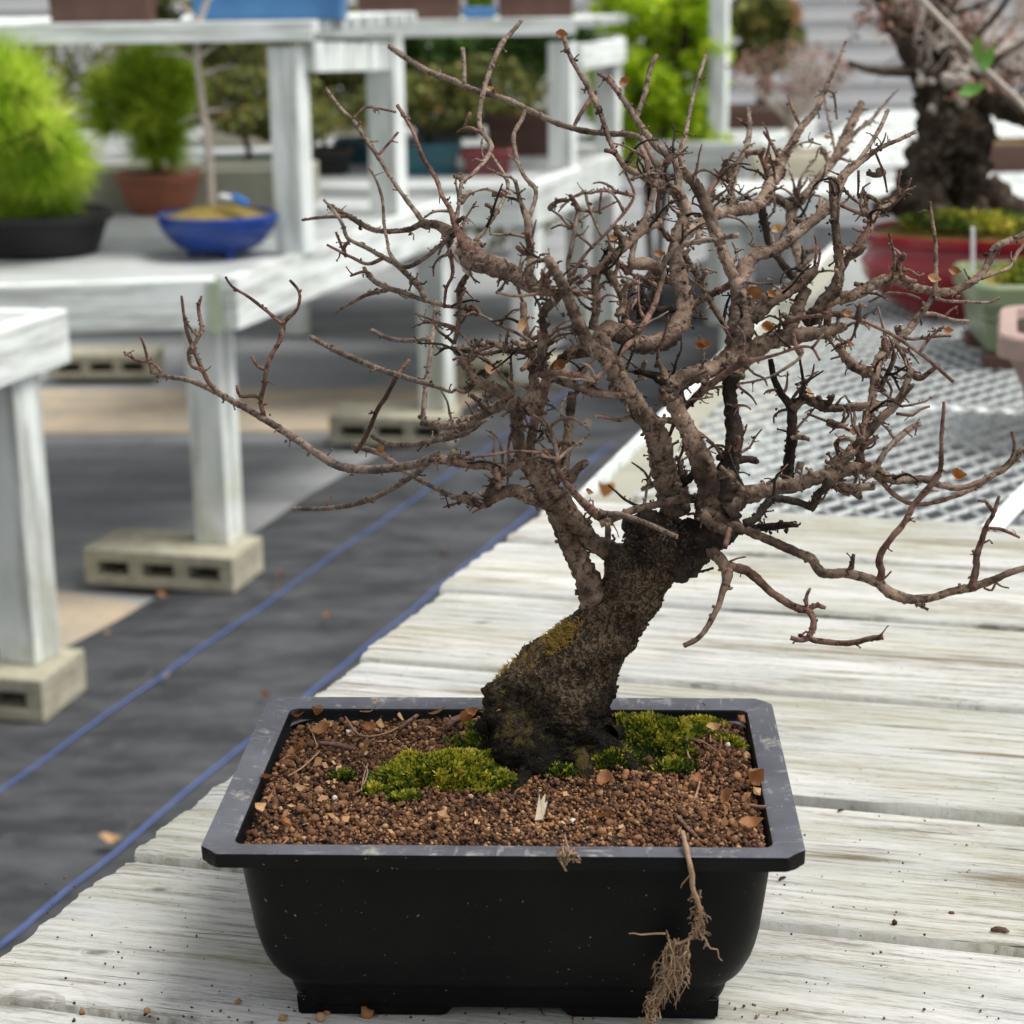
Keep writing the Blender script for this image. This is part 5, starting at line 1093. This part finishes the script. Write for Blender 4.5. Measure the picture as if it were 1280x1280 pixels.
B('548,566,9 525,588,8 500,605,8 470,621,8 435,632,8 400,636,7 367,636,7', .12, spur=.2, mat='bark_pale')
B('585,541,9 565,547,8 548,550,8 514,556,8 484,554,8 465,545,7', .07, spur=.4)
B('647,508,24 630,505,18 615,512,15 598,522,13 585,533,13 562,534,12 540,530,10 528,529,9', .05, spur=1.2)
B('529,529,8 530,505,8 534,471,7 540,428,7 543,400,6 545,375,6', .04, spur=.4)
B('640,505,18 627,490,18 607,482,15 594,470,14 585,459,12 574,450,10', -.01, spur=3)
B('594,478,9 581,490,6 570,487,5 563,490,5 547,484,6 520,476,8 499,469,9 476,462,9 435,445,9 410,433,8 388,421,8', .11, spur=.2, mat='bark_pale')
B('495,472,7 482,497,7 472,512,7 457,546,7 445,565,7', .02, spur=.3)
B('495,472,7 503,460,6 512,450,7', .01, spur=.5)
B('540,425,7 529,424,7 510,426,7 491,424,7 478,420,7 465,413,7', .04, spur=.2, mat='bark_pale')
B('330,522,8 326,500,7 331,480,7 333,462,7 340,443,7 350,425,7 355,405,7 362,395,7', .01, spur=.8); B('352,405,6 335,390,6 312,372,5 290,358,4 282,346,4', .01, spur=.3); B('358,400,6 372,385,5 374,365,5 362,350,4', 0, spur=.4)
B('328,500,6 318,495,6 300,495,5 296,482,4', 0, spur=.6); B('333,462,6 322,458,5 315,445,4', 0, spur=.5)
B('275,492,8 262,480,7 252,462,7 240,458,6 236,440,6 246,425,6 252,410,6 248,385,6 252,370,4', .01, spur=1.2); B('258,474,7 250,455,7 243,440,7 234,415,6 230,395,5 227,370,4', .02, spur=.8); B('247,420,5 236,408,4 230,392,4', 0, spur=.4)
B('190,466,5 185,450,5 180,432,4 175,420,4', .0, spur=.5); B('205,470,5 192,455,4 170,450,4 155,440,3', .02, spur=.5)
# --- stems rising from the left knuckle
B('652,510,24 662,500,20 668,480,17 665,450,13 660,425,12 655,400,11 654,378,11', .02)
B('672,520,14 682,478,12 676,440,13 680,420,13 677,398,10', -.01); B('684,470,11 676,468,11 700,466,10 724,470,10 747,479,9', -.02)
B('668,470,10 674,450,11 682,432,12 690,425,12', .0)
# --- main leaning limb P1 and foreground stubs
B('845,640,40 835,605,38 827,577,36 820,540,32 802,516,28 784,488,27 770,465,26 760,448,26', -.03, spur=1.3)
B('760,448,24 747,440,22 735,429,21 726,410,20 716,387,18 706,362,17 697,344,16 685,324,15', -.05, spur=.4, mat='bark_old')
B('762,452,26 752,425,26 762,412,26 779,419,26 795,430,25 818,430,26 837,422,26 849,405,26 856,376,24 851,355,24 848,336,24 845,313,22 849,289,19 856,271,18 856,255,17 845,240,17 827,231,14 804,220,12 780,207,9 762,175,8 750,140,8 734,107,8 715,75,7 703,43,7', .10, spur=.7)
B('752,432,24 735,438,22 718,440,20 702,450,16 692,462,14', .02, mat='bark_old')
B('790,492,16 760,493,14 740,490,13 716,482,12 696,475,12', -.015, mat='bark_old')
B('695,602,14 706,583,14 708,560,15 711,530,15 714,505,15 716,490,14', .03)
B('712,600,18 722,586,14 733,578,12', -.01, spur=1.5)
B('790,520,7 775,525,6 760,522,5 746,520,5', -.02, spur=.5, cut=True)
B('800,655,16 790,650,9 770,644,8 750,641,8', -.03, spur=.4); B('758,652,13 742,640,15 725,624,12 706,602,9 692,580,8 680,562,7', -.04, mat='bark_twig', spur=.8); B('676,566,5 644,564,4 611,569,4 580,573,4', -.01, spur=.2)
B('747,641,8 776,643,8 800,651,8 822,660,8 846,671,8', -.03, cut=True, spur=.3, mat='bark_pale')
B('880,624,16 850,624,13 826,630,12 797,636,12 768,648,12 750,655,12', -.02, spur=.7)
B('697,575,7 694,556,7 687,534,7 676,520,6 657,509,6 640,485,5 622,463,5 593,434,4 576,418,4 560,409,4 520,392,4', .05, mat='bark_twig', spur=.35)
B('672,432,6 647,417,5 626,407,5 599,393,5 576,385,5 555,382,6 529,375,7 505,366,9 485,360,9 465,349,8 455,335,6', .08, mat='bark_twig', spur=.25)
B('700,363,7 682,366,6 646,370,5 621,366,4', -.01, spur=.3)
B('677,395,14 684,384,14 697,371,14 703,362,12', -.01, spur=1)
B('678,450,6 654,441,6 635,438,6 622,440,6 605,443,5 596,440,5 580,435,5 568,437,5', .01, spur=1.2); B('634,438,5 633,425,5 635,413,4', 0, spur=1); B('596,443,5 587,452,5 577,446,4 566,450,4', 0, spur=.8)
# --- upper left heavy limb
B('690,365,14 672,361,18 654,352,21 640,342,24 622,334,28 600,326,32 582,318,32 572,303,26 560,290,20 548,282,14 530,279,11 510,287,8 482,289,8 461,285,8 435,270,8 411,257,7', .12, spur=1.1, mat='bark_old')
B('600,326,24 590,315,26 578,300,20 570,285,12 563,262,8 553,245,7 544,221,7 529,197,7 515,162,6 497,132,6', .05, mat='bark_twig', spur=.4)
B('528,277,9 520,265,8 506,247,7 491,225,7 472,195,7 457,173,7 442,152,7 430,140,6 418,125,5 407,110,5', .07, mat='bark_twig', spur=.4); B('472,195,5 485,180,4 498,165,4', .01, spur=.3); B('440,150,5 455,135,4 470,135,4 495,140,4', .02, spur=.3)
B('569,280,7 574,255,6 577,229,6 590,218,6 607,200,7 614,182,8 603,165,8 599,150,8 603,120,8 613,87,8 627,55,8 640,40,7 652,26,5', .08, mat='bark_pale', spur=.3)
B('590,305,7 608,285,6 625,258,6 635,232,6 628,215,6 612,190,5', .05, spur=.3); B('600,165,6 585,160,6 572,165,5', .02, spur=.6); B('580,160,5 588,140,5', .0, spur=.4)
B('559,302,7 547,309,7 529,324,7 506,334,7 489,320,6 484,302,5 480,279,5 478,249,5 471,227,4 462,210,4', .05, mat='bark_twig', spur=.4)
B('530,372,9 525,360,10 508,342,9 495,330,9 480,322,8 457,309,7 435,298,6 428,280,6 416,262,5 405,250,4', .05, spur=.6); B('480,322,6 460,330,6 440,322,5 409,306,4', .02, spur=.3); B('437,300,6 430,310,6 432,320,5 420,290,4', .01, spur=1)
B('465,349,8 462,342,6 452,340,5 438,345,4', .01, spur=1); B('485,362,7 460,368,6 440,378,5 420,390,4', .03, spur=.3); B('440,270,6 400,272,5 378,275,4', .02, spur=.4)
B('575,300,16 570,312,14 580,330,12 588,345,10', -.01, mat='whitebark', spur=1.2)
B('584,345,9 578,352,8 573,362,7 574,382,6 573,402,7 571,415,7 568,430,6', .0, spur=.5); B('560,300,7 566,340,6 558,360,5 555,385,4', .0, spur=.5)
B('665,360,14 661,345,13 664,328,13 662,305,13 660,290,13 660,277,12 650,250,7 644,225,6', .03, spur=.6, mat='bark_old')
B('660,277,7 670,240,7 656,221,7 646,197,7 642,169,7 652,150,7 656,138,6', .05, mat='bark_pale', spur=.15)
B('675,355,12 690,338,9 690,330,7', 0, spur=.8)
# long upper cross branch
B('855,262,12 820,205,10 800,172,9 760,167,9 727,163,9 694,153,9 660,137,9 632,124,9 594,113,9 565,100,9 537,90,9 510,74,9 487,58,9', .10, mat='bark_pale', spur=.12)
B('620,122,7 614,105,5 612,95,5', 0, spur=.2); B('580,106,7 580,85,7 578,60,7', .02, spur=.1, mat='bark_pale'); B('730,163,7 718,158,6 735,128,7 745,115,6', .03, spur=.2)
# --- crown centre
B('740,412,14 746,380,13 744,350,13 752,333,14 779,310,14 802,289,14 827,277,13', .02, spur=1); B('756,336,14 771,357,12 779,380,12 771,395,11', -.01, spur=1)
B('787,340,10 791,313,9 798,289,9 810,267,9 818,235,8 824,210,6 828,200,5', .04, spur=.5)
B('710,372,7 713,350,7 730,320,5 760,289,5 784,261,5 793,242,5 786,225,4 782,215,4', .02, mat='bark_twig', spur=.4); B('793,245,5 770,240,5 752,239,4 740,241,4', .0, spur=1.3); B('752,240,4 750,255,4 749,268,3', .0, spur=.7)
B('713,352,7 710,330,7 716,302,7 720,275,7 723,262,6', .01, mat='bark_pale', spur=.4, cut=True); B('742,310,5 713,285,4 700,270,4 687,261,4', .01, spur=.2); B('752,296,5 745,280,5 735,255,5 732,238,5', .02, mat='bark_pale', spur=.4)
B('721,356,7 740,341,7 752,330,6 765,315,4', .0, spur=.5); B('786,330,20 810,330,20 830,336,18', .0, spur=.8); B('740,366,6 728,366,5 718,365,5', .0, spur=.5)
B('765,357,8 772,330,5 768,315,4 760,305,3', .0, spur=1); B('800,400,11 800,375,9 808,350,8 816,335,6 822,325,4', .01, mat='bark_dark', spur=2.5); B('780,405,12 785,380,10 790,360,8 795,345,7', .01, spur=2)
B('845,385,12 828,388,12 806,386,13 798,392,12', .01, mat='bark_dark', spur=1.5)
B('836,300,7 825,280,7 822,258,8 824,240,7 815,222,6', .02, spur=.5); B('820,235,9 812,217,9 808,200,9 801,183,8', .03, spur=.4)
B('846,245,12 848,222,11 846,203,11 821,183,12 801,158,11 790,140,10 772,114,8 762,95,6', .08, spur=.4); B('795,148,8 807,114,8 813,85,8 821,69,7', .03, mat='bark_pale', spur=.2); B('846,205,7 857,167,7 866,122,6 874,95,6 882,70,6', .06, mat='bark_pale', spur=.3); B('775,118,7 760,100,7 748,92,6', .02, spur=1.5)
B('829,345,9 815,387,9 792,422,9 768,449,9 745,474,9', -.045, mat='bark_twig', spur=.25)
B('856,321,11 866,335,10 875,352,9 888,377,9 904,404,9 915,425,9', -.01, spur=.5, mat='bark_pale'); B('920,352,14 904,361,11 881,372,11 865,383,10 850,390,10', .01, spur=1)
# V1 big foreground limb sweeping up right
B('838,325,18 848,306,18 862,290,18 880,276,18 900,266,19 920,263,20 942,259,20 955,248,20 962,232,20 970,217,18 985,188,14 1003,158,11 1020,138,9 1032,110,7 1046,80,5 1057,52,4', .16, spur=.7)
B('827,349,10 832,325,9 849,308,9 873,302,9 896,299,8 923,294,8', -.02, mat='bark_pale', spur=.4)
B('951,258,14 956,280,12 961,305,10 971,320,11 989,344,13 998,352,13', .02, mat='bark_dark', spur=1); B('962,225,9 955,205,8 950,195,6', .0, spur=3); B('1002,160,6 992,140,5 985,120,4', .02, spur=.3); B('1030,112,5 1042,118,4 1046,149,3', .02, spur=.3); B('975,200,8 965,180,6 955,165,5', .02, spur=.6)
# S node and what rises from it
B('905,620,40 907,600,36 914,575,26 918,544,24 914,510,22 912,485,22 915,465,28', .0, mat='bark_dark', spur=1.3)
B('842,500,34 838,488,34 850,475,28 877,466,25 896,458,25 915,445,30', .01, mat='bark_old', spur=1.3); B('834,478,22 815,469,13 803,466,10 793,465,8', .0, mat='bark_dark', spur=1.5); B('834,478,16 828,462,10 822,450,7', .0, spur=1.2)
B('894,645,46 886,606,36 874,570,31 862,542,26 850,520,24 842,500,26', -.02, spur=1.3)
B('915,470,34 922,440,36 926,410,36 928,380,34 927,355,28 930,335,24 945,319,20 967,313,19 990,297,17 1010,281,16 1032,263,15 1045,246,15 1052,224,14 1061,213,14 1084,196,9 1104,183,7 1125,174,6 1144,165,6', .06, spur=.9)
B('928,380,24 920,352,19 912,336,18 901,305,18 890,280,18 881,252,19 870,232,18 858,217,16', .03, spur=.7, mat='bark_old')
B('885,258,12 886,242,9 896,225,8 905,210,6 917,191,5', .03, spur=1); B('904,270,9 912,250,9 917,227,9 924,203,9 934,180,9 937,158,8 935,135,6', .07, spur=.4); B('937,158,6 920,148,5', .01); B('862,222,7 880,212,4 900,222,4 912,228,4', .0, spur=.5)
B('940,400,22 956,384,21 971,371,21 992,359,21 1010,345,20 1020,337,14', .01, spur=1); B('985,422,20 992,398,21 1000,378,20 1007,362,18', .01)
B('925,452,28 940,440,26 960,427,26 987,421,24 1010,418,22 1034,414,22 1048,410,17 1058,408,10', .01, spur=1); B('1033,416,12 1035,395,11 1036,385,9', .0, spur=.6)
B('1000,352,16 1004,342,15 1001,328,15 993,305,15 989,286,15 989,267,17 994,254,18 1003,247,15 1014,235,13 1029,217,13 1045,196,13 1056,172,14 1067,150,14 1077,130,12', .11, spur=.8)
B('990,262,14 975,250,14 965,245,12', .0, spur=1.5); B('990,255,8 998,238,8 1000,225,5', .0, spur=2); B('1050,190,9 1070,165,7 1089,150,6 1110,125,4 1123,112,3', .05, spur=.5); B('1070,205,8 1085,185,7 1100,160,7 1110,138,6', .05, mat='bark_pale', spur=.2); B('1046,200,5 1036,150,4 1030,120,4', .04)
B('1020,392,20 1030,375,20 1042,365,22 1046,355,20 1049,340,16 1048,313,14 1045,289,13 1043,267,13 1041,246,13 1040,222,12', .02, spur=.6)
B('1049,340,13 1061,321,12 1076,302,12 1088,283,11 1086,267,8 1081,253,5', .02, spur=1.3); B('1042,252,7 1068,264,6 1086,270,6', .0, spur=.6); B('1050,232,6 1066,248,5 1080,258,5', .0, spur=.4); B('1088,278,8 1100,262,8 1112,255,7 1125,240,5 1140,236,4', .05, mat='bark_pale', spur=.2); B('1073,213,4 1073,232,4 1072,245,3', .0, spur=.8); B('1094,190,4 1104,215,4 1109,240,3', .03, spur=.1)
B('1010,400,24 1025,388,20 1042,375,18 1062,371,18 1081,362,18 1099,352,17 1118,350,15 1142,359,14 1167,364,13 1185,365,13 1199,361,12 1217,351,12 1230,339,11 1239,320,11 1246,308,11 1264,300,10 1290,288,9', .09, spur=.6)
B('1226,348,7 1244,342,6 1263,333,6 1272,316,6 1285,300,5', .02, mat='bark_pale', spur=.1); B('1105,352,12 1120,345,11 1124,340,10 1124,330,10 1131,317,8', .0, spur=.4)
B('1158,379,4 1142,370,4 1120,366,4 1105,368,4 1086,378,4', .01, mat='bark_pale', spur=.1); B('1124,340,5 1136,337,5 1148,345,4 1155,342,4', .0, spur=1)
# W6 up-right secondary
B('1075,560,14 1080,540,12 1088,510,13 1092,487,14 1094,469,15 1098,450,15 1111,434,14 1127,420,13 1139,409,12 1149,394,11 1164,375,9 1169,355,8 1170,331,7 1169,300,6 1165,275,6 1162,252,6', .05, spur=.6)
B('1094,468,17 1080,464,17 1067,457,16 1056,445,14 1048,431,11', -.01, spur=1.8); B('1106,440,11 1105,428,9 1105,420,6', .0); B('1127,420,5 1125,410,5 1126,406,4', .0, cut=True)
B('957,420,5 965,412,5 979,404,6 1010,396,6 1049,393,6 1073,399,6 1096,409,6 1118,420,6 1146,439,6 1167,455,6 1192,478,6', -.02, mat='bark_twig', spur=.1, cut=True)
B('837,545,5 843,529,7 856,510,10 877,490,12 904,469,11 927,454,11 948,449,7 971,443,5 999,434,5 1015,435,4 1025,451,4', -.03, mat='bark_twig', spur=.3); B('881,487,5 920,480,4 940,477,4 963,471,4 979,462,5 999,448,5 1004,436,4', .0, mat='bark_pale', spur=.4)
B('1152,393,6 1165,392,6 1174,394,5 1192,400,5 1211,401,4', .01, mat='bark_pale', spur=.8); B('1168,372,6 1180,376,5 1202,377,5 1222,378,5 1236,378,5 1250,372,4', .01, mat='bark_pale', spur=.5); B('1180,396,4 1188,388,3 1197,383,3', .0); B('1127,421,6 1140,424,5 1158,422,5 1175,420,5 1189,420,4', .0, spur=1); B('1150,440,5 1158,428,5 1170,415,5 1180,408,4', .0, spur=1.5)
B('1120,430,6 1126,440,6 1131,448,7 1138,464,9 1149,473,10 1161,466,8 1174,456,6', .0, spur=.8); B('1099,490,9 1105,475,8 1111,464,8 1117,450,8 1118,440,6', .0, mat='bark_pale', spur=.4); B('1138,464,5 1128,462,4 1118,458,4', .0)
# right middle stems
B('985,610,20 985,594,18 987,570,17 990,540,16 990,515,16 986,505,13 977,493,12 968,474,10 963,449,8', .01, mat='bark_dark', spur=1); B('990,512,14 1002,500,16 1014,501,16 1026,506,15 1041,510,13 1065,509,12 1088,507,14 1100,506,10 1112,505,7', .0, spur=1.4); B('1000,502,9 1004,485,8 1008,474,8', .0, spur=.8); B('998,590,14 1000,583,12 1001,577,10', .0, spur=1)
B('905,635,40 925,622,30 940,617,26 963,612,22 995,606,22 1021,597,22 1037,594,22', -.015, spur=.8)
B('1030,600,26 1040,592,24 1047,578,22 1062,566,18 1080,547,15 1104,520,14 1118,508,13 1127,495,12 1133,480,11 1140,460,10', .02, spur=1); B('1047,578,10 1048,567,8 1045,555,8 1050,548,5', .0, spur=1)
B('1040,594,22 1065,585,21 1088,586,21 1101,592,18 1116,600,14 1140,600,12 1155,599,12 1174,606,10 1197,610,9 1221,604,9 1239,595,10 1258,583,11 1277,564,11 1290,548,11', .03, spur=.6)
B('1093,594,9 1105,605,8 1115,616,8 1134,628,7 1157,630,7 1185,623,7 1221,609,6 1245,593,5', .02, spur=.5, mat='bark_twig'); B('1262,580,6 1268,560,5 1265,540,5', .0)
B('1070,580,9 1077,562,8 1080,534,8 1087,519,8 1092,500,8', .01, spur=.6); B('1094,588,9 1104,569,9 1120,550,9 1140,534,9 1151,529,9', .02, spur=.9, mat='bark_pale'); B('1066,540,5 1050,532,5 1037,528,4 1009,517,4', .0, mat='bark_twig', spur=.5); B('1120,517,5 1130,518,5 1141,519,5 1150,512,4 1162,508,4', .0, spur=.3)
B('1040,602,14 1056,608,13 1073,609,12 1093,608,11', .0, spur=.9); B('1052,608,9 1064,614,8 1076,623,8', .0, spur=.5); B('1037,598,16 1030,612,13 1020,620,12 1016,634,12 1005,630,11 985,625,12 966,624,12 955,634,12 945,648,12 930,655,14', .0, spur=2.2, mat='bark_dark')
B('925,662,14 945,660,12 965,658,12 985,656,10 998,657,6', -.01, spur=3, mat='bark_dark')
B('915,578,14 930,574,12 944,576,11 946,578,9', .0, spur=1.5, mat='bark_dark'); B('915,575,14 903,572,13 896,572,9', .0, spur=1.2, mat='bark_dark'); B('915,572,10 920,560,9 924,546,7', -.01, spur=.4); B('892,598,16 910,590,9 920,600,8 930,613,7', -.03, mat='bark_old', spur=.5); B('885,620,22 880,640,16 888,655,18 905,662,16', -.03, spur=2)
B('840,612,18 828,601,12 815,606,9 802,612,6', -.01, spur=.6, cut=True); B('835,600,14 848,605,12 860,600,12 868,590,10', .0, mat='bark_dark', spur=2); B('850,590,6 848,575,5 845,570,4', 0, spur=1.5)
# lower right sweeping branches
B('880,640,28 895,645,22 907,652,16 919,657,15 947,669,14 975,681,14 1000,692,15 1014,698,16 1022,710,15 1031,717,15 1061,717,15 1094,727,15 1111,740,17 1128,747,16 1147,749,15 1170,746,12 1187,740,12 1214,734,14 1244,724,11 1262,716,10 1290,707,9', -.03, spur=.45, mat='bark_old')
B('1098,730,13 1102,715,12 1099,703,11 1102,690,11 1108,681,10 1118,668,10 1127,658,9 1136,643,10 1143,630,10 1160,611,10 1174,592,11', -.01, spur=.7, mat='bark_twig', cut=True)
B('1172,596,9 1176,583,8 1177,560,7 1177,546,7 1179,520,6 1180,502,5', .0, spur=.4, mat='bark_twig'); B('1214,734,14 1220,712,11 1221,695,11 1227,675,9 1234,655,8 1241,644,7 1249,620,5', .0, spur=.9, mat='bark_twig'); B('1237,660,5 1250,661,5 1262,666,5 1275,672,4', .0, mat='bark_twig', spur=.6); B('1241,640,5 1232,627,5 1222,626,4', .0, mat='bark_twig')
B('1061,717,11 1065,705,8 1067,693,5', .0, spur=2); B('1140,749,6 1150,757,5 1160,762,5', .0, mat='bark_twig'); B('1245,726,4 1240,738,4 1230,735,3', .0, mat='bark_twig', spur=.2); B('1245,728,4 1252,733,3 1261,735,3', .0, mat='bark_twig', spur=.2); B('912,655,12 910,668,10 906,685,8', -.01, spur=.4)
B('800,690,26 815,682,24 835,679,23 857,677,21 876,681,20 890,690,19 903,702,19 909,715,18 908,727,15 902,744,10 898,758,9 891,771,9 880,790,8 868,801,8 855,807,8', -.05, spur=.6, mat='bark_old', cut=True)
B('905,708,16 923,710,15 937,716,14 947,724,14 960,737,12 972,746,12 986,755,12 1000,761,12 1010,763,13 1016,772,10 1017,785,10 1012,797,10 1030,802,10 1061,804,9 1085,799,9 1104,796,9', -.03, spur=.8, mat='bark_twig', cut=True); B('1014,797,10 1000,800,9 988,797,7', .0, spur=2); B('1012,760,10 1022,757,8 1032,760,6', .0, spur=2); B('1008,757,7 1008,745,6 1013,735,4', .0, spur=1)
B('865,716,5 878,714,4 892,710,4', .0, mat='bark_twig', spur=.8); B('912,702,4 922,698,3 932,696,3', .0, mat='bark_twig', spur=.3)
B('765,745,16 760,730,12 759,700,10 760,660,9 757,648,8', .02, mat='bark_pale', spur=.4)
print('branches', nb[0])
# fine secondary twigs that fill the crown
cands = [q for q in prev if 560 < q[0].x < 1130 and 190 < q[0].y < 640]
for k in range(450):
    q = cands[int(rng.integers(len(cands)))]; x, y = q[0].x, q[0].y
    if k % 3 == 0 and not (600 < x < 1060 and 230 < y < 520): continue
    a = math.atan2(-1, (x-830)/260)+rng.normal()*.9; Lt = rng.uniform(18, 62); P = [(x, y, 4.4)]; wv = rng.normal()*.5
    for j in range(1, 5): a += wv*.5+rng.normal()*.28; x += math.cos(a)*Lt/4; y += math.sin(a)*Lt/4; P.append((x, y, 4.4-.6*j))
    branch(P, rng.uniform(-.02, .03), d0=q[1], mat=('bark_twig', 'bark_old', 'bark_pale', 'bark_dark')[k % 4], spur=.8)
for k in range(150):
    q = cands[int(rng.integers(len(cands)))]; x, y = q[0].x, q[0].y
    a = math.atan2(-1, (x-830)/260)+rng.normal()*1.1; Lt = rng.uniform(12, 30); P = [(x, y, rng.uniform(7, 11))]
    for j in (1, 2): a += rng.normal()*.35; x += math.cos(a)*Lt/2; y += math.sin(a)*Lt/2; P.append((x, y, P[0][2]*(.85-.1*j)))
    branch(P, rng.uniform(-.015, .015), d0=q[1], mat=('bark_old', 'bark_twig', 'bark_old')[k % 3], spur=1.6)
# extra spurs at the pruning scar on the trunk head
mb = MB()
for k in range(260):
    px = rng.uniform(778, 872); py = rng.uniform(650, 712)+(px-830)**2*.002; yy = TY-.018-rng.uniform(0, .006)-.012*math.sin(max(0, min(math.pi, (px-772)/108*math.pi))); ball(mb, aty(px, py, yy)-foot, rng.uniform(.0006, .0014), .4)
mb.build('pruning_scar', M['bark_dark'], tree, True, kind='stuff')
# leaves still hanging in the crown
for i, (px, py, s, k) in enumerate(((881, 432, 20, 0), (876, 430, 14, 2), (642, 467, 17, 0), (652, 405, 26, 3), (611, 462, 22, 3), (661, 462, 16, 2), (700, 455, 20, 0), (945, 366, 26, 0), (952, 356, 18, 2), (965, 368, 14, 0), (975, 286, 22, 1), (945, 275, 26, 3), (765, 298, 13, 0), (825, 318, 14, 0), (1044, 379, 18, 1), (1060, 392, 12, 0), (1060, 430, 16, 0), (1120, 440, 22, 0), (962, 408, 16, 2), (1069, 540, 14, 0), (845, 640, 24, 1), (1011, 491, 20, 3), (1168, 348, 18, 1), (1158, 340, 18, 1), (1195, 340, 18, 0), (1184, 413, 14, 0), (1168, 412, 13, 1), (1240, 592, 0, 0), (1197, 596, 20, 2), (1206, 724, 18, 3), (703, 42, 18, 0), (780, 102, 20, 0), (487, 285, 18, 1), (614, 112, 14, 1), (620, 300, 0, 0), (1070, 183, 14, 0), (960, 200, 16, 0), (1033, 172, 14, 1), (512, 452, 14, 1), (478, 562, 18, 0), (700, 555, 12, 0), (800, 488, 12, 2), (735, 615, 12, 0), (812, 160, 0, 0))):
    if not s or i % 3 == 2: continue
    s *= .82
    yy = snap(px, py)-.004; q = aty(px, py, yy)-foot; put_leaf('leaf', LM[k], q, s/2080*1.2, (1.2+rng.uniform(-.4, .4), rng.uniform(-.6, .6), rng.uniform(-.7, .7)+(0 if k != 3 else .3)), tree)
for i, (px, py, rz_) in enumerate(((1235, 72, 1.3), (1215, 112, .3), (1222, 62, 1.9))):
    put_leaf('leaf', LG, aty(px, py, 1.70)-qb, .040, (1.3, -rz_*.9, 0), qt)
